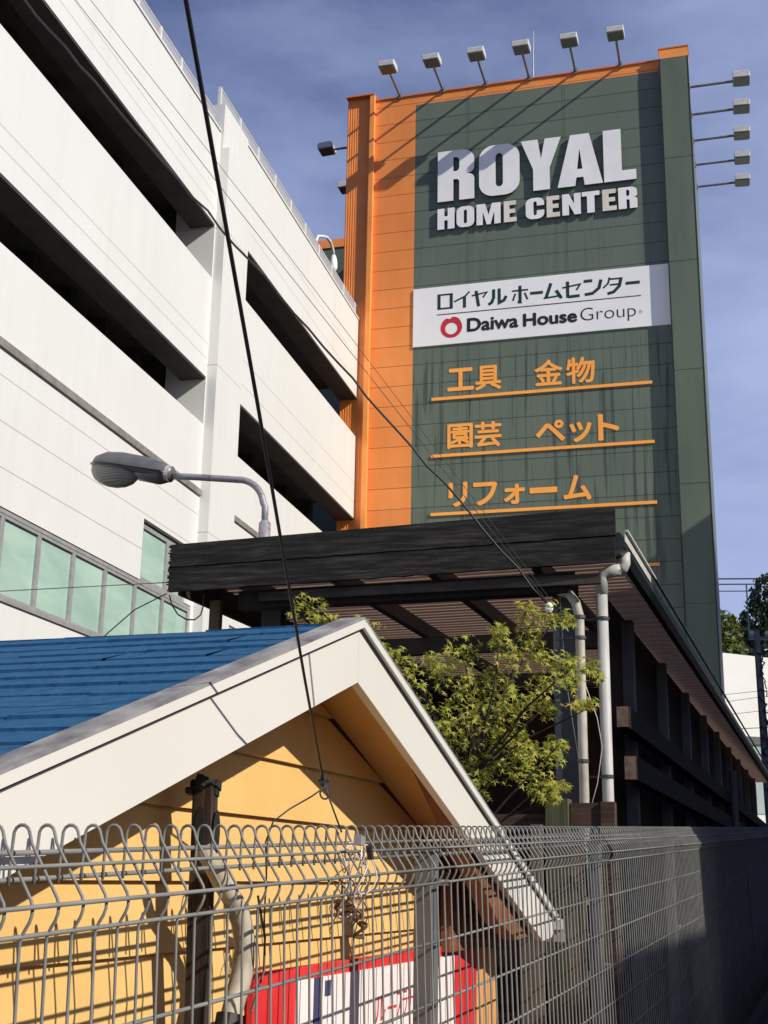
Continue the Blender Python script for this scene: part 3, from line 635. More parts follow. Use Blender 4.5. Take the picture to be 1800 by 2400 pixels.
rs.add(vs, [(2 * i, 2 * i + 2, 2 * i + 3, 2 * i + 1) for i in range(len(rows) - 1)])
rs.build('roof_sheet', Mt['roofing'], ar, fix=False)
gu = MB(); gu.prism([(9.0, 1.36, 4.0), (9.0, 1.30, 4.0), (9.0, 1.27, 3.96), (9.0, 1.27, 3.90), (9.0, 1.31, 3.86), (9.0, 1.36, 3.86)], (24.2, 0, 0)); gu.build('gutter', Mt['gutter_dark'], ar)
gw = MB(); gw.box(9.003, 10.4, 1.262, 1.268, 3.93, 4.01); gw.box(9.0, 33, 1.24, 1.262, 4.0, 4.015); gw.build('gutter_flashing', Mt['white_pipe'], ar)
for y in (1.95, 2.75, 3.55, 4.35):
    p = MB(); p.box(9.2, 33, y - .035, y + .035, 3.80, 3.925); p.build('purlin', Mt['dark_steel'], ar)
for xx in (11.7, 14.1, 16.5, 18.9, 21.3):
    p = MB(); p.box(xx - .05, xx + .05, 1.70, 4.75, 3.64, 3.80); p.build('cross_beam', Mt['dark_steel'], ar)
def hcol(x, y, z0, z1):
    p = MB(); p.box(x - .07, x - .055, y - .085, y + .085, z0, z1); p.box(x + .055, x + .07, y - .085, y + .085, z0, z1); p.box(x - .055, x + .055, y - .008, y + .008, z0, z1)
    p.build('steel_column', Mt['dark_steel'], ar)
hcol(9.35, 1.765, -1, 3.80); hcol(9.75, 4.29, -1, 3.80); hcol(14.1, 4.45, -1, 3.80)
pp = MB(); pp.box(9.25, 9.31, 4.55, 4.64, 3.2, 3.72); pp.build('bracket_stub', Mt['old_wood'], ar)
sw = MB(); sw.box(10.7, 33, 1.70, 1.76, -1, 3.93); sw.build('side_wall', Mt['brown_wood'], ar)
bw = MB(); bw.box(14.2, 14.3, 1.76, 4.75, -1, 3.64); bw.build('rear_wall', Mt['brown_wood'], ar)
lw = MB(); lw.box(12.5, 33, 4.70, 4.76, -1, 3.72); lw.build('left_wall', Mt['brown_wood'], ar)
for xx in (11.71, 14.2, 16.57, 18.97, 21.14, 23.6, 26.0, 28.4, 30.8):
    p = MB(); p.box(xx - .07, xx + .07, 1.60, 1.698, -1, 3.88); p.build('wall_post', Mt['grey_post'], ar)
for z0, z1, x0, y0 in ((2.79, 2.96, 10.55, 1.50), (2.38, 2.57, 10.62, 1.46)):
    p = MB(); p.box(x0, 33, y0, y0 + .098, z0, z1); r1 = p.build('wall_rail', Mt['brown_rail'], ar)
    p = MB(); p.box(x0 - .012, x0 - .002, y0 + .004, y0 + .094, z0 + .004, z1 - .004); p.build('sawn_end', Mt['sawn_end'], r1)
pp = MB(); pp.tube([(21.4, 1.45, -1), (21.4, 1.45, 3.3)], .06, 10); pp.build('downpipe', Mt['grey_post'], ar)
# the two downpipes at the front corner
def clamps(par, x, y, zs, r):
    for z in zs:
        q = MB(); q.tube([(x, y, z - .012), (x, y, z + .012)], r + .008, 14); q.box(x, x + .02, y, y + .16, z - .008, z + .008); q.build('pipe_clamp', Mt['clamp'], par)
dp = MB(); dp.tube([(9.22, 1.47, -1), (9.22, 1.47, 2.0), (9.22, 1.475, 3.66)], .040, 14); dp.tube([(9.22, 1.475, 3.60), (9.22, 1.475, 3.72), (9.22, 1.45, 3.755), (9.22, 1.41, 3.765), (9.22, 1.33, 3.785)], .046, 14)
dp.tube([(9.22, 1.345, 3.775), (9.22, 1.318, 3.79), (9.22, 1.305, 3.82), (9.22, 1.305, 3.90)], .044, 14)
d1 = dp.build('downpipe', Mt['white_pipe'], ar, smooth=True); clamps(d1, 9.22, 1.473, (3.42, 2.3), .040)
dp = MB(); dp.tube([(9.12, 1.62, -1), (9.12, 1.62, 2.2), (9.12, 1.625, 3.43), (9.12, 1.65, 3.53), (9.14, 1.70, 3.60), (9.16, 1.78, 3.63)], .034, 14)
d2 = dp.build('downpipe', Mt['yellowed_pipe'], ar, smooth=True); clamps(d2, 9.12, 1.622, (3.42, 3.27, 2.4), .034)

# ------------------------------------------------------------------ street lamp behind the fascia
sl_ = thing('street_lamp', 'old grey street lamp with rusty curved arm and glass bowl lens', 'street lamp', F_ARC @ Matrix.Translation((9.5, 4.30, 0)))
a = MB(); a.tube([(0, 0, 3.96), (0, 0, 4.2), (0, 0, 4.41)], .050, 14); a.tube([(0, 0, 4.405), (0, 0, 4.43)], [.050, .034], 14); a.build('pole', Mt['lamp_pipe'], sl_, smooth=True)
pts = [(0, 0, 4.38), (0, .004, 4.55)]
for k in range(1, 10):
    t = k / 9; ang = R(78 * t); pts.append((0, .02 + .26 * (1 - math.cos(ang)), 4.55 + .26 * math.sin(ang)))
y0, z0 = pts[-1][1], pts[-1][2]
pts += [(0, y0 + .25, z0 + .035), (0, y0 + .5, z0 + .07), (0, y0 + .73, z0 + .095)]
a = MB(); a.tube(pts, .029, 14); a.build('arm', Mt['lamp_pipe'], sl_, smooth=True)
HM = Matrix.Translation((0, .90, 4.905)) @ Matrix.Rotation(R(12), 4, 'X')     # housing axis along +Y
def sect(y, wx, up, dn, n=16):
    return [HM @ Vector((wx * math.cos(2 * math.pi * k / n), y, (up if math.sin(2 * math.pi * k / n) > 0 else dn) * math.sin(2 * math.pi * k / n))) for k in range(n)]
h = MB(); h.loft([sect(-.01, .035, .04, .035), sect(0, .065, .075, .06), sect(.10, .085, .10, .065), sect(.30, .12, .132, .05), sect(.50, .135, .142, .03), sect(.66, .12, .128, .025), sect(.76, .08, .085, .022), sect(.80, .03, .03, .02)])
hs = h.build('housing', Mt['lamp_body'], sl_, smooth=True)
q = MB(); q.loft([sect(.005, .072, .078, .066), sect(.04, .080, .084, .070)]); q.build('clip_band', Mt['lamp_band'], hs)
q = MB(); q.loft([sect(.04, .130, .012, .012), sect(.30, .140, .012, .012), sect(.55, .150, .012, .012), sect(.72, .115, .012, .012), sect(.815, .03, .012, .012)]); q.build('rim', Mt['lamp_body'], hs)
q = MB(); q.loft([sect(.02, .06, .0, .07), sect(.10, .08, .0, .10), sect(.30, .085, .0, .09), sect(.42, .06, 0, .02)]); q.build('ballast_cover', Mt['lamp_body'], hs, smooth=True)
q = MB()
rings = []
for k in range(1, 9):
    ph = math.pi * k / 9; rings.append([HM @ Vector((.115 * math.sin(ph) * math.cos(th), .555 - .245 * math.cos(ph) , -.012 + (.0 if math.sin(th) > 0 else .175 * math.sin(ph) ** .8 * math.sin(th)))) for th in [2 * math.pi * j / 20 for j in range(20)]])
q.loft(rings); q.build('lens', Mt['lens'], hs, smooth=True)

# ------------------------------------------------------------------ small gabled shed
sh = thing('shed', 'small yellow shed with blue shingle roof and broad white gable boards', 'shed', F_STR)
YF, YW, YB = 1.085, 1.302, 3.9
PX, PZ, SL = 2.826, 2.164, .3440                  # ridge above the gable boards, roof slope
XL, XR = .76, 4.905
def rz(x, off=0): return PZ + off - SL * abs(x - PX)
def rake(x0, x1, lo, hi, y0, y1, name, m, parent=sh):
    b = MB(); b.prism([(x0, y0, rz(x0, lo)), (x1, y0, rz(x1, lo)), (x1, y0, rz(x1, hi)), (x0, y0, rz(x0, hi))], (0, y1 - y0, 0)); return b.build(name, m, parent)
BD = -.127
rb_ = MB(); rb_.prism([(PX, YF, PZ), (PX, YF, PZ + BD), (4.70, YF, rz(4.70, BD)), (4.845, YF, rz(4.845, BD * .55)), (4.905, YF, rz(4.905, -.002))], (0, .022, 0)); rb_.build('gable_board', Mt['shed_white'], sh)
lb = MB(); lb.prism([(XL, YF, rz(XL)), (XL, YF, rz(XL, BD)), (PX - .001, YF, PZ + BD), (PX - .001, YF, PZ)], (0, .022, 0)); lb = lb.build('gable_board', Mt['shed_white'], sh)
jt = MB()                                          # butt joint in the left board
jx = 2.52; jt.prism([(jx, YF - .0015, rz(jx) + .014), (jx + .006, YF - .0015, rz(jx) + .016), (jx + .051, YF - .0015, rz(jx + .051, BD)), (jx + .045, YF - .0015, rz(jx + .045, BD))], (0, .001, 0)); jt.build('board_joint', Mt['groove'], lb)
for x0, x1 in ((XL, PX - .001), (PX, 4.93)):
    d = rake(x0, x1, .003, .022, YF - .014, YF + .026, 'drip_edge', Mt['shed_white'])  # painted face
    rake(x0, x1, .0222, .0285, YF - .014, YF + .046, 'drip_cap', Mt['drip_cap'], d)
    s_ = rake(x0, x1, -.003, .003, YF - .004, YF + .02, 'seam', Mt['seam'], d)
# shingled slopes: overlapping courses
def slope(x_lo, x_hi, sgn, name):
    b = MB(); rise = .095; x = x_lo; k = 0; rr = random.Random(8 + sgn)
    edge = abs(x_hi - x_lo); n = int(edge / rise) + 1
    for k in range(n):
        a = x_lo + sgn * (k * rise); c = x_lo + sgn * min(edge, (k + 1) * rise + .006)
        y = YF - .008
        while y < YB:
            L0 = rr.uniform(.20, .42); y2 = min(YB, y + L0); e0 = rr.uniform(-.004, .004); lift = rr.uniform(.0045, .0095)
            e1 = e0 + rr.uniform(-.015, .015)
            b.add([(a - sgn * e0, y, rz(a, .009 + lift)), (a - sgn * e1, y2, rz(a, .009 + lift)), (c, y2, rz(c, .012)), (c, y, rz(c, .012)),
                   (a - sgn * e0, y, rz(a, .006)), (a - sgn * e1, y2, rz(a, .006))], [(0, 3, 2, 1), (0, 1, 5, 4)])
            y = y2 + rr.choice((.0, .0, .002, .004))
    return b.build(name, Mt['shingle'], sh, fix=False)
slope(XL - .03, PX, 1, 'shingle_roof'); slope(4.95, PX, -1, 'shingle_roof')
rd = MB()
for x0, x1 in ((XL, PX), (PX, 4.93)):
    rd.prism([(x0, YF + .05, rz(x0, -.012)), (x1, YF + .05, rz(x1, -.012)), (x1, YF + .05, rz(x1, .004)), (x0, YF + .05, rz(x0, .004))], (0, YB - YF - .06, 0))
rd.build('roof_deck', Mt['soffit_brown'], sh)
so_ = MB()
for x0, x1 in ((XL, PX - .002), (PX, 4.90)):
    so_.prism([(x0, YF + .022, rz(x0, -.034)), (x1, YF + .022, rz(x1, -.034)), (x1, YF + .022, rz(x1, -.016)), (x0, YF + .022, rz(x0, -.016))], (0, YW - YF - .03, 0))
so_.build('soffit', Mt['soffit_yellow'], sh)
ss = MB(); ss.box(PX, PX + .012, YF + .09, YF + .095, 0, 0.001)
WXL, WXR = 1.02, 4.836
wm = MB()
zt = [.1, .44, .58, .725, .87, 1.015, 1.16, 1.305, 1.45, 1.585, 1.728, 1.862, 2.0, 2.13]
for z0, z1 in zip(zt, zt[1:]):                     # lapped siding boards
    if z0 >= PZ - .04: break
    def half(z): return max(.0, (PZ - .036 - z) / SL)
    a0 = max(WXL, PX - half(z0)); b0 = min(4.56, PX + half(z0)); a1 = max(WXL, PX - half(z1)); b1 = min(4.56, PX + half(z1))
    if b1 - a1 < .02: a1, b1 = PX - .005, PX + .005
    wm.prism([(a0, YW - .010, z0), (b0, YW - .010, z0), (b1, YW + .002, z1 - .006), (a1, YW + .002, z1 - .006)], (0, .03, 0))
    wm.box(max(a0, a1), min(b0, b1), YW + .006, YW + .03, z1 - .006, z1)
wm.build('gable_wall', Mt['yellow'], sh)
cb = MB(); cb.prism([(4.57, YW - .012, .1), (4.836, YW - .012, .1), (4.83, YW - .012, 1.10), (4.842, YW - .012, 1.19), (4.825, YW - .012, 1.25), (4.838, YW - .012, 1.35), (4.57, YW - .012, 1.38)], (0, .028, 0)); cb.build('corner_board', Mt['tan'], sh)
rr = random.Random(4); fe = MB(); z = 1.0
while z < 1.345:
    d = rr.uniform(.02, .05); e = rr.uniform(.002, .014); fe.box(4.84, 4.84 + e, YW - .006, YW + .012, z, min(1.345, z + d)); z += d + .001
fe.build('chipped_edge', Mt['foam'], sh)
bwall = MB(); bwall.box(WXL, 4.55, YW + .035, YB - .2, .1, 1.45); bwall.box(4.10, 4.80, YF + .16, YF + .19, 1.375, 1.62); bwall.build('side_wall', Mt['soffit_brown'], sh)
bb = MB(); bb.prism([(3.45, YF + .03, rz(3.45, -.05)), (4.66, YF + .03, rz(4.66, -.05)), (4.60, YF + .03, 1.41), (4.45, YF + .03, 1.405), (4.2, YF + .03, 1.47)], (0, .05, 0))
bb.build('brown_bargeboard', Mt['soffit_brown'], sh)
el_ = MB(); el_.box(4.88, 4.97, YF - .02, YB, 1.425, 1.46); el_.box(4.955, 4.97, YF - .02, YB, 1.38, 1.425); el_.build('eave_trim', Mt['drip'], sh)
# sign on the shed wall
sg = thing('shop_sign', 'red framed pinkish white sign with a navy stripe on the yellow wall', 'sign', F_STR)
YS = YW - .016
a = MB(); a.box(2.722, 4.50, YS - .014, YS, .45, 1.392); a.build('board', Mt['sign_red'], sg)
a = MB(); a.box(2.955, 3.055, YS - .018, YS - .0142, .5, 1.362); a.box(3.112, 4.232, YS - .018, YS - .0142, .5, 1.362); a.build('white_field', Mt['sign_pink'], sg)
a = MB(); a.box(3.056, 3.111, YS - .0185, YS - .0142, .5, 1.362); a.box(3.125, 3.165, YS - .0185, YS - .0182, 1.315, 1.352); a.build('navy_stripe', Mt['sign_navy'], sg)
a = MB()
for ch, u0, u1 in (('ル', 3.49, 3.57), ('ー', 3.59, 3.66), ('ス', 3.665, 3.71), ('ラ', 3.715, 3.755), ('ナ', 3.76, 3.81)):
    put_text(a, ch, u0, u1, 1.222 if ch != 'ー' else 1.248, 1.288 if ch != 'ー' else 1.256, YS - .0195, -.004)
a.build('red_lettering', Mt['sign_red'], sg, fix=False)
# rotten post and wrapped pipe in front of the wall
pst = thing('old_post', 'rotten dark wooden post with a hole, in front of yellow wall', 'post', F_STR @ Matrix.Translation((2.31, 1.2, 0)))
a = MB(); rr = random.Random(2); rows = []
for k in range(25):
    z = .1 + 1.67 * k / 24; off = .045 * (1.75 - z) * .9; wv = rr.uniform(-.004, .004)
    rows.append([(-.016 + off, -.020 + wv, z), (.020 + off + wv, -.018, z), (.019 + off, .020, z), (-.018 + off + wv, .018, z)])
a.loft(rows); a.build('timber', Mt['stump'], pst)
a = MB()
for k in range(16):
    bx, by = rr.uniform(-.024, .022), rr.uniform(-.026, .016); bh = rr.uniform(.008, .022); bz = 1.752 + rr.uniform(-.004, .010)
    a.prism([(bx - .008, by, bz), (bx + .009, by, bz - .004), (bx + .010, by, bz + bh), (bx - .002, by, bz + bh * 1.25), (bx - .010, by, bz + bh * .8)], (rr.uniform(-.004, .004), .012, rr.uniform(-.003, .003)))
a.build('rotten_top', Mt['stump_top'], pst)
a = MB(); a.loft([[(.004 + .015 * math.cos(t), -.0265, 1.675 + .045 * math.sin(t)) for t in [2 * math.pi * k / 12 for k in range(12)]], [(.004 + .013 * math.cos(t), -.0225, 1.675 + .04 * math.sin(t)) for t in [2 * math.pi * k / 12 for k in range(12)]]]); a.loft([[(-.0185, .000 + .011 * math.cos(t), 1.675 + .05 * math.sin(t)) for t in [2 * math.pi * k / 12 for k in range(12)]], [(-.0125, .000 + .009 * math.cos(t), 1.675 + .045 * math.sin(t)) for t in [2 * math.pi * k / 12 for k in range(12)]]]); a.build('rot_hole', Mt['stump_top'], pst)
bp = thing('wrapped_pipe', 'bent cream wrapped pipe with black tape, hanging beside rotten post', 'pipe', F_STR)
pth = [(2.245, 1.165, 1.645), (2.26, 1.15, 1.615), (2.30, 1.15, 1.585), (2.355, 1.15, 1.55), (2.395, 1.15, 1.51), (2.415, 1.15, 1.465), (2.41, 1.15, 1.42), (2.385, 1.15, 1.375), (2.36, 1.15, 1.33), (2.335, 1.15, 1.26), (2.32, 1.15, 1.1), (2.32, 1.15, .2)]
a = MB(); a.tube(pth, [.016, .018, .019, .020, .021, .021, .022, .021, .020, .020, .020, .020], 12); bpo = a.build('pipe', Mt['tape'], bp, smooth=True)
a = MB(); a.tube([(2.36, 1.15, 1.345), (2.352, 1.15, 1.318), (2.346, 1.15, 1.295)], .025, 12); a.tube([(2.345, 1.135, 1.315), (2.30, 1.12, 1.27), (2.29, 1.12, 1.22)], .008, 6); a.build('black_tape', Mt['black_tape'], bp)
a = MB(); a.tube([(2.40, 1.12, 1.56), (2.43, 1.115, 1.48), (2.42, 1.11, 1.42), (2.37, 1.11, 1.35)], .0025, 5); a.build('tie_wire', Mt['cable'], bp)

# ------------------------------------------------------------------ mesh fence
mf = thing('mesh_fence', 'long grey welded wire mesh fence with looped top edge along the street', 'fence', F_STR)
PIT = .0579; RZ, RH = .0025, .0034
PROF = [(0, .12), (0, .70), (0, 1.30), (0, 1.450), (-.001, 1.459), (-.006, 1.469), (-.0125, 1.479), (-.0160, 1.488), (-.0165, 1.497), (-.0140, 1.506), (.0020, 1.531), (.0180, 1.556), (.0300, 1.575)]
PROF += [(.0465 - .0125 * math.cos(R(a)), 1.586 + .0130 * math.sin(R(a))) for a in (20, 45, 75, 105, 135, 165)] + [(.0600, 1.572), (.0615, 1.550), (.0630, 1.520)]
def lean(z): return .036 * (z - 1.46)             # the whole fence leans a little away from the street
posts = [-1.29 + 2.28 * k for k in range(17)]
def wire_panel(x0, x1):
    m = MB(); k0 = math.ceil((x0 + .01) / PIT); k1 = math.floor((x1 - .01) / PIT)
    rr = random.Random(int(x0 * 100))
    for k in range(k0, k1 + 1):
        X = k * PIT; n = 6 if X < 9 else 4; dz = SLOPE * X
        m.tube([(X, 1.0 + y + lean(z), z + dz) for y, z in PROF], RZ, n, caps=True)
    hz = [(-.0025, 1.4625 - 0.0, RH), (0.0045, 1.324, RH), (.0045, 1.1875, RH), (.0045, 1.0525, RH), (.0045, .9175, RH), (.0045, .7825, RH), (.0045, .6475, RH), (.0045, .5125, RH), (.0045, .3775, RH), (.0045, .2425, RH)]
    hz += [(-.0215, 1.499, RH), (.0065, 1.5465, RH * .9), (.0660, 1.562, RH * 1.25), (.0680, 1.527, RH * 1.15)]
    for y, z, r in hz: m.tube([(x0 + .006, 1.0 + y + lean(z), z + SLOPE * x0), (x1 - .006, 1.0 + y + lean(z), z + SLOPE * x1)], r, 6)
    return m.build('wire_panel', Mt['fence_coat'], mf, smooth=True, fix=False)
for a_, b2 in zip(posts, posts[1:]): wire_panel(a_, b2)
for x in posts:
    m = MB(); m.box(x - .028, x + .028, 1.030, 1.080, gz(x) - .1, 1.535 + gz(x)); p = m.build('fence_post', Mt['fence_post'], mf, bevel=.004)
    m = MB(); m.box(x - .031, x + .031, 1.027, 1.083, 1.535 + gz(x), 1.548 + gz(x)); m.build('post_cap', Mt['fence_post'], p)
    for z in (1.46, 1.05):
        m = MB(); m.tube([(x + .032, 1.005, z + gz(x)), (x + .032, 1.05, z + gz(x))], .007, 8); m.build('clip_bolt', Mt['lamp_band'], p)
ck = MB(); ck.box(-1.5, 36, .9, 1.2, -.3, .1)
for i in range(len(ck.v)): ck.v[i] = (ck.v[i][0], ck.v[i][1], ck.v[i][2] + gz(ck.v[i][0]))
o = ck.build('fence_kerb', Mt['asphalt'], mf)

# timber posts and planks beyond the shed
tf = thing('timber_fence', 'brown timber plank fence with weathered posts behind the wire mesh', 'fence', F_STR @ Matrix.Translation((6.8, 0, 0)))
for y, z1, m_, s_ in ((1.475, 2.005, 'moss_wood', .058), (1.215, 1.99, 'timber_board', .035), (1.645, 1.62, 'old_wood', .035), (1.38, 1.76, 'old_wood', .035), (1.245, 1.75, 'old_wood', .03)):
    a = MB(); a.box(-s_, s_, y - s_, y + s_, .2, z1); a.build('post', Mt[m_], tf)
for i, z in enumerate((.45, .62, .80, .98, 1.16, 1.34, 1.52)):
    a = MB(); a.box(.07, .10, 1.18, 3.2, z, z + .14); a.build('plank', Mt['timber_board' if i % 3 else 'brown_wood'], tf)
a = MB(); a.box(-.02, .02, 1.20, 1.41, 1.86, 1.985); a.build('top_board', Mt['timber_board'], tf)
a = MB(); a.box(.02, .06, 1.55, 2.6, 1.84, 1.93); a.build('top_board', Mt['timber_board'], tf)
sk = MB(); sk.box(-.025, .025, -.025, .025, .2, 1.86); o = sk.build('wooden_stake', Mt['old_wood']); o.matrix_world = F_STR @ Matrix.Translation((6.4, 1.50, 0)); tag(o, 'short weathered stake just left of the mossy post', 'stake')

# ------------------------------------------------------------------ maple
mt = thing('maple_tree', 'young Japanese maple with small yellow green leaves beside the shed', 'tree', F_STR)
CL_ = [(6.26, 2.69, 2.97, .096), (6.54, 2.71, 2.95, .071), (6.38, 2.48, 2.9, .069), (6.59, 2.46, 2.87, .083), (6.61, 2.41, 2.81, .059), (6.11, 2.12, 2.64, .082), (6.06, 2.06, 2.51, .09), (6.8, 2.24, 2.5, .107), (6.28, 2.0, 2.34, .088), (6.26, 1.94, 2.22, .098), (6.95, 2.22, 2.77, .061), (6.47, 2.0, 2.65, .079), (6.8, 1.99, 2.8, .1), (6.48, 1.92, 2.62, .135), (6.63, 1.83, 2.53, .16), (6.19, 1.86, 2.35, .139), (6.62, 1.84, 2.38, .137), (6.83, 1.78, 2.35, .129), (6.52, 1.88, 2.17, .146), (6.72, 1.77, 2.19, .126), (6.65, 1.65, 2.29, .091), (6.11, 1.41, 2.04, .079), (6.73, 1.65, 2.16, .08), (6.58, 1.85, 2.06, .09), (6.32, 1.86, 2.07, .065), (6.08, 1.45, 2.19, .062), (6.83, 1.5, 2.24, .065), (6.48, 1.41, 2.26, .055), (6.7, 1.61, 3.01, .065), (6.84, 1.63, 2.95, .083), (6.69, 1.45, 2.96, .074), (6.88, 1.42, 2.97, .035), (6.41, 1.68, 2.84, .053), (6.77, 1.76, 2.83, .066), (6.45, 1.62, 2.7, .084), (6.89, 1.63, 2.86, .059), (6.84, 1.57, 2.77, .075), (6.14, 1.32, 2.6, .08), (6.17, 1.25, 2.62, .055), (6.25, 1.17, 2.58, .051), (6.92, 1.57, 2.63, .095), (6.44, 1.33, 2.56, .061), (6.61, 1.58, 2.5, .09), (6.32, 1.27, 2.43, .03), (6.51, 1.24, 2.46, .035), (6.4, 1.42, 2.42, .057), (6.37, 1.61, 2.43, .098), (6.58, 1.47, 2.0, .049), (6.58, 1.42, 2.06, .04), (6.86, 1.81, 2.66, .106)]
rr = random.Random(11)
trk = [(6.6, 2.05, .2), (6.58, 2.02, 1.0), (6.55, 1.95, 1.7), (6.6, 1.9, 2.1)]
a = MB(); a.tube(trk, [.045, .038, .028, .018], 8); tro = a.build('trunk', Mt['bark'], mt)
cr = MB(); tw_ = MB()
def leaf(c, nrm, size, up):
    u = nrm.cross(up)
    if u.length < 1e-3: u = Vector((1, 0, 0))
    u.normalize(); v = u.cross(nrm).normalized(); P = []
    for k, (ang, ln) in enumerate(((-90, .30), (-62, .16), (-28, .78), (-4, .26), (22, .95), (55, .28), (90, 1.1), (125, .28), (158, .95), (184, .26), (208, .78), (242, .16))):
        P.append(c + (u * math.cos(R(ang)) + v * math.sin(R(ang))) * ln * size * rr.uniform(.9, 1.1) - nrm * (.18 * ln * ln * size))
    cr.add(P + [c], [(i, (i + 1) % 12, 12) for i in range(12)])
for (x, y, z, r) in CL_:
    c = Vector((x, y, z)); b0 = min(trk + [(6.6, 1.9, 2.1)], key=lambda q: abs(q[2] - (z - .5))); b0 = Vector(b0)
    mid = b0.lerp(c, .55) + Vector((rr.uniform(-.06, .06), rr.uniform(-.06, .06), rr.uniform(-.02, .08)))
    if rr.random() < .4: tw_.tube([b0, mid, c + Vector((0, 0, -.02))], [.009, .006, .003], 5, False)
    n = int(36 + 3300 * r * r)
    for _ in range(n):
        d = Vector((rr.gauss(0, 1), rr.gauss(0, 1), rr.gauss(0, .72)))
        d = d.normalized() * (rr.random() ** .5) * 1.15
        p = c + Vector((d.x * max(r, .10), d.y * r, d.z * r))
        nrm = Vector((rr.gauss(0, .5) - .25, rr.gauss(-.35, .5), rr.gauss(.8, .4))).normalized()
        leaf(p, nrm, rr.uniform(.022, .036), Vector((rr.gauss(0, .6), rr.gauss(0, .6), -1)))
tw_.build('twigs', Mt['bark'], mt, fix=False); cr.build('crown', Mt['maple_leaf'], mt, fix=False)

# ------------------------------------------------------------------ cables
def cable(name, label, pts, r, m, n=6, M=None, cat='cable', wob=0, seg=0):
    if seg:
        P = [Vector(p) for p in pts]; Q = []; rr = random.Random(len(label))
        for i in range(len(P) - 1):
            for k in range(seg): Q.append(P[i].lerp(P[i + 1], k / seg) + (Vector((rr.uniform(-wob, wob), rr.uniform(-wob, wob), rr.uniform(-wob, wob))) if wob else Vector()))
        pts = Q + [P[-1]]
    o = MB().tube(pts, r, n).build(name, m, smooth=True, fix=False)
    if M is not None: o.matrix_world = M
    return tag(o, label, cat)
cable('guy_cable', 'thick black guy cable running down from above to the fence loops', [(-.42, .56, 3.20), (-.251, 1.34, 2.616), (-.19, 1.80, 2.27), (-.140, 2.35, 1.95), (-.114, 2.691, 1.786)], [.0033, .0033, .0031, .0028, .0026], Mt['cable'], 8)
cable('tie_wire', 'short thin wire tying the black guy cable to the fence top', [(-.114, 2.691, 1.786), (-.095, 2.75, 1.735), (-.077, 2.798, 1.689)], .0022, Mt['thin_wire'], 6, cat='wire')
hk = thing('cable_clamp', 'small dark clamp where the guy cable meets the tie wire', 'clamp', Matrix.Translation((-.114, 2.691, 1.786)))
a = MB(); a.tube([(0, 0, .012), (.004, .008, -.016)], .008, 8); a.tube([(-.008, 0, -.004), (.010, 0, .004)], .006, 8); a.build('clamp_body', Mt['clamp'], hk)
a = MB(); a.tube([(.004 + .010 * math.cos(t), .006, -.024 + .012 * math.sin(t)) for t in [2 * math.pi * k / 10 for k in range(11)]], .0022, 5); a.build('eye_ring', Mt['clamp'], hk)
cable('loose_wire', 'loose dark wire drooping from the clamp down behind the fence loops', [(2.45, 1.0, 1.775), (2.44, 1.03, 1.752), (2.40, 1.06, 1.725), (2.37, 1.08, 1.70), (2.36, 1.09, 1.66), (2.37, 1.09, 1.60), (2.39, 1.10, 1.52), (2.40, 1.10, 1.45)], .0018, Mt['cable'], 6, F_STR, cat='wire')
P1 = (.991, 7.584, 3.183)
cable('drop_wire', 'wavy black twisted wire crossing the white building down to the arcade', [(-3.31, 6.745, 7.94), (-2.318, 6.939, 6.842), (-1.491, 7.10, 5.927), (-.664, 7.26, 5.013), (.164, 7.42, 4.098), P1], .0070, Mt['cable'], 6, None, 'wire', .009, 9)
for i, (p, r, lab) in enumerate((((-2.90, 6.822, 8.007), .0024, 'thin straight wire just above the wavy black wire'), ((-2.81, 6.837, 8.02), .0020, 'second thin wire running between wavy wire and parapet'))):
    q = (P1[0] + .012 * i, P1[1], P1[2] + .01 + .02 * i)
    cable('thin_wire', lab, [p, Vector(p).lerp(Vector(q), .5) + Vector((0, 0, -.02 + .05 * i)), q], r, Mt['thin_wire'], 5, cat='wire')
cable('service_wire', 'thin wire sloping from the arcade corner to the white wall', [(9.0, 4.88, 3.83), (7.2, 6.2, 3.40), (4.4, 8.2, 2.75)], .004, Mt['thin_wire'], 5, F_ARC, cat='wire')
cable('service_wire', 'dark wire curving from the arcade corner down behind blue roof', [(9.0, 4.90, 3.74), (8.9, 5.12, 3.60), (8.9, 5.35, 3.42), (8.9, 5.50, 3.28), (8.9, 5.55, 2.9)], .005, Mt['cable'], 6, F_ARC, cat='wire')
cable('hanging_loop', 'slack black cable loop hanging below the left arcade corner', [(9.02, 4.885, 3.73), (9.02, 4.86, 3.65), (9.02, 4.80, 3.57), (9.02, 4.72, 3.525), (9.02, 4.65, 3.52), (9.02, 4.60, 3.555), (9.02, 4.58, 3.63), (9.02, 4.58, 3.72)], .006, Mt['cable'], 6, F_ARC)
cable('column_wire', 'thin pale wire slanting from the arcade column to the timber posts', [(9.2, 1.78, 3.62), (9.15, 1.74, 3.0), (9.1, 1.62, 2.2)], .003, Mt['pale_wire'], 5, F_ARC, cat='wire')
cable('pipe_wire', 'thin wire looping past the white downpipe', [(9.15, 1.62, 3.0), (9.14, 1.52, 2.7), (9.14, 1.49, 2.5), (9.14, 1.53, 2.25), (9.14, 1.60, 2.02)], .0028, Mt['pale_wire'], 5, F_ARC, cat='wire')
ins = thing('insulator', 'small white insulator at the wire end before the blue column', 'insulator', Matrix.Translation((.995, 7.586, 3.163)))
a = MB(); a.tube([(0, 0, .03), (0, 0, .015), (0, 0, -.015), (0, 0, -.03)], [.012, .024, .024, .012], 10); a.build('porcelain', Mt['panel_white'], ins); a = MB(); a.tube([(0, 0, -.025), (.03, .16, -.03), (.07, .33, -.03)], .008, 6); a.build('bracket', Mt['clamp'], ins)
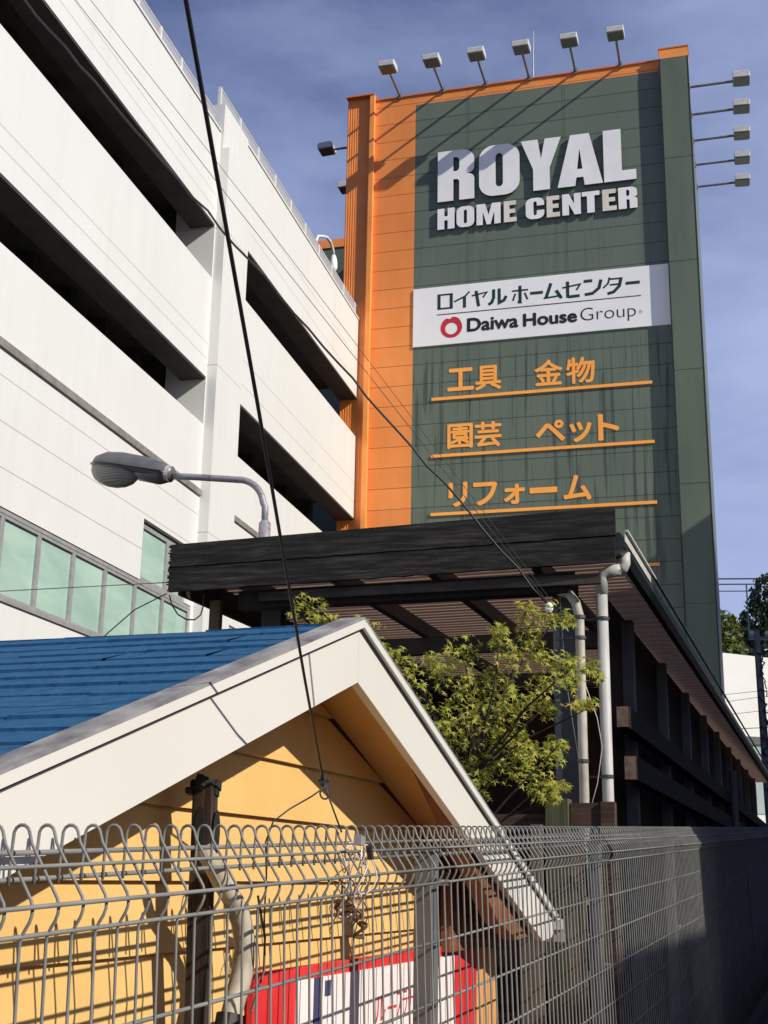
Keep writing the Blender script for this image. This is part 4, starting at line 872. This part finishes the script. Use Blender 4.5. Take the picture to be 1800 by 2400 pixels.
# wire tangle on the fence
wt = thing('wire_tangle', 'tangle of pale and rusty wire with a grey clip on fence top', 'wire', F_STR @ Matrix.Translation((2.56, 1.0, 1.60)))
rr = random.Random(21)
def tangle(mb, n, cx, cz, r0, r1, rad):
    for _ in range(n):
        r = rr.uniform(r0, r1); ph = rr.uniform(0, 6.3); ex = rr.uniform(.45, .9); tl = rr.uniform(-.5, .5); ox, oz = cx + rr.gauss(0, .008), cz + rr.gauss(0, .012); oy = rr.uniform(-.02, .03)
        span = rr.uniform(3.5, 6.2)
        mb.tube([(ox + r * ex * math.cos(ph + t) + tl * r * math.sin(ph + t), oy + .012 * math.sin(2 * t + ph), oz + r * math.sin(ph + t)) for t in [span * k / 14 for k in range(15)]], rad, 5)
a = MB(); tangle(a, 9, .06, .0, .035, .075, .0014); a.build('pale_loops', Mt['pale_wire'], wt, fix=False)
a = MB(); tangle(a, 8, .03, -.045, .02, .06, .0013); tangle(a, 4, .05, -.085, .008, .02, .0035); a.build('rusty_loops', Mt['rust_wire'], wt, fix=False)
a = MB(); a.prism([(-.022, -.04, .062), (.004, -.04, .060), (.007, -.04, .076), (-.019, -.04, .082)], (0, .016, 0)); a.build('grey_clip', Mt['alu'], wt); a = MB(); a.tube([(.0, -.05, .06), (.012, -.05, .035)], .007, 7); a.build('black_plug', Mt['black_tape'], wt)

# ------------------------------------------------------------------ background at the far end of the street
wb = thing('white_building', 'distant plain white building with a low window band beyond the arcade', 'building', Matrix.Translation((17.2, 66.9, 0)) @ Matrix.Rotation(R(14), 4, 'Z'))
a = MB(); a.prism([(-6, 0, -2), (14, 0, -2), (14, 0, 12.6), (.4, 0, 13.2), (-6, 0, 13.5)], (0, 14, 0)); a.build('wall', Mt['bg_white'], wb)
a = MB(); a.box(-6, 14, -.06, -.003, 8.4, 8.9); a.build('eave_band', Mt['bg_dark'], wb)
a = MB(); a.box(-6, 14, -.04, -.003, 5.0, 8.39); a.build('window', Mt['bg_glass'], wb)
def far_tree(label, loc, blobs, m, seed, leaf_s):
    t = thing('broadleaf_tree', label, 'tree', Matrix.Translation(loc), 'trees beyond the white building'); r = random.Random(seed)
    a = MB(); top = max(b[2] for b in blobs); a.tube([(0, 0, 0), (.1, 0, top * .5), (0, .1, top * .8)], [.4, .3, .12], 8); a.build('trunk', Mt['bark'], t)
    a = MB()
    for bx, by, bz, br in blobs:
        for _ in range(int(420 * br * br)):
            d = Vector((r.gauss(0, 1), r.gauss(0, 1), r.gauss(0, 1))).normalized() * (br * r.uniform(.72, 1.06))
            c = Vector((bx, by, bz)) + d; s = leaf_s * r.uniform(.6, 1.4)
            n = (d.normalized() + Vector((r.gauss(0, .6), r.gauss(0, .6), r.gauss(0, .6)))).normalized(); u = n.orthogonal().normalized(); v = n.cross(u); an = r.uniform(0, 6.3)
            u, v = u * math.cos(an) + v * math.sin(an), v * math.cos(an) - u * math.sin(an)
            a.add([c + u * s, c + v * s * .6, c - u * s, c - v * s * .6], [(0, 1, 2, 3)])
    a.build('crown', Mt[m], t, fix=False); return t
far_tree('bright green rounded tree right behind the tower edge', (19.0, 80, 1.0), [(.2, 0, 17.2, 1.5), (1.2, .5, 15.6, 1.7), (2.2, 0, 15.9, 1.2), (3.0, .3, 15.2, 1.3), (-1, 0, 15.2, 1.8), (.6, -.4, 14.2, 1.6), (2.4, -.3, 14.2, 1.5)], 'tree_leaf', 31, .17)
far_tree('dark leaved tree at the right edge above white building', (22.5, 74, 0.2), [(.5, 0, 17.4, 1.6), (-.5, 0, 16.0, 1.2), (.9, 0, 15.4, 1.7), (-.3, 0, 14.6, 1.1), (1.9, 0, 17.0, 1.6), (-.9, .2, 15.2, .7)], 'dark_leaf', 32, .17)
up = thing('utility_pole', 'grey utility pole with crossarm and climbing wires before white building', 'utility pole', Matrix.Translation((12.5, 42.6, 0)))
a = MB(); a.tube([(0.15, 0, -1), (.06, 0, 5), (0, 0, 9.75)], [.17, .14, .10], 10); a.build('shaft', Mt['concrete_pole'], up)
a = MB(); a.box(-.25, 1.2, -.05, .05, 9.42, 9.52); a.build('crossarm', Mt['steel'], up)
for x in (-.15, .35, .8):
    a = MB(); a.tube([(x, 0, 9.52), (x, 0, 9.60), (x, 0, 9.72)], [.05, .09, .04], 8); a.build('insulator', Mt['panel_white'], up)
a = MB(); a.tube([(-.24, 0, 9.4), (-.24, 0, 11.3)], .025, 6); a.build('ground_rod', Mt['rail'], up)
a = MB(); rr = random.Random(6); z = 1.5; 
for k in range(34): a.tube([(.06 + rr.uniform(-.12, .12), -.12, 9.2 - k * .24), (.06 + rr.uniform(-.2, .2), -.17, 9.1 - k * .24), (.1 + rr.uniform(-.12, .12), -.14, 8.95 - k * .24)], rr.uniform(.012, .035), 5)
a.build('climbing_wires', Mt['thin_wire'], up)
for lab, pts, r in (('upper black overhead cable beside the dark green fin', [(-14, 34, 8.2), (7.489, 28.307, 8.16), (8.55, 28.02, 8.12), (22, 24.2, 8.2)], .016),
                    ('middle overhead cable beside the dark green fin', [(7.2, 28.40, 8.05), (8.55, 28.037, 8.0), (22, 24.3, 8.0)], .014),
                    ('lowest overhead cable beside the dark green fin', [(7.2, 28.44, 7.90), (8.55, 28.07, 7.85), (22, 24.3, 7.8)], .011)):
    k_ = 2.1; pts = [Vector((p[0] * k_, p[1] * k_, 1.6 + (p[2] - 1.6) * k_)) for p in pts[-3:]]; r *= k_
    pts = [pts[0] + (pts[0] - pts[1]) * 4] + pts
    cable('overhead_cable', lab, pts, r, Mt['cable'], 6)
for i, (z0, z1) in enumerate(((7.6, 7.7), (7.3, 7.5), (6.9, 7.05), (6.55, 6.5), (6.0, 5.95), (5.7, 5.65))):
    cable('overhead_cable', f'thin cable crossing the white building at the utility pole, {["topmost", "second", "third", "fourth", "fifth", "lowest"][i]} of six', [(9.0, 43.6, z0), (11.0, 43.0, (z0 + z1) / 2 - .08), (12.5, 42.5, z1), (18, 41, z1 + .1)], .012 if i in (3, 4) else .008, Mt['cable'], 5)

# ------------------------------------------------------------------ buildings across the street (their shade falls into the picture)
def neighbour(label, x0, x1, y, h, depth):
    t = thing('street_building', label, 'building', F_STR, 'buildings on the sunny side of the street')
    a = MB(); a.box(x0, x1, y - depth, y, -2, h); a.build('wall', Mt['brown_render'], t)
    a = MB(); a.box(x0 + .01, x1 - .01, y - depth - .05, y + .0, h + .002, h + .12); a.build('roof', Mt['soffit_grey'], t)
    fx = x0 + 1.0
    while fx + 1.3 < x1:
        for k in range(int((h - 1.2) // 3)):
            w_ = MB(); w_.box(fx, fx + 1.3, y + .002, y + .05, 1.6 + gz(fx) + 3 * k, 2.9 + gz(fx) + 3 * k); w_.build('window', Mt['window_dark'], t)
        fx += 2.6
neighbour('low brown house across the street', 3.5, 6.8, -6, 5.78, 7)
neighbour('three storey brown house across the street', 6.802, 33, -6, 8.5, 9)
neighbour('tall brown block across the street, farther along', 33.01, 62, -6, 18.37, 10)
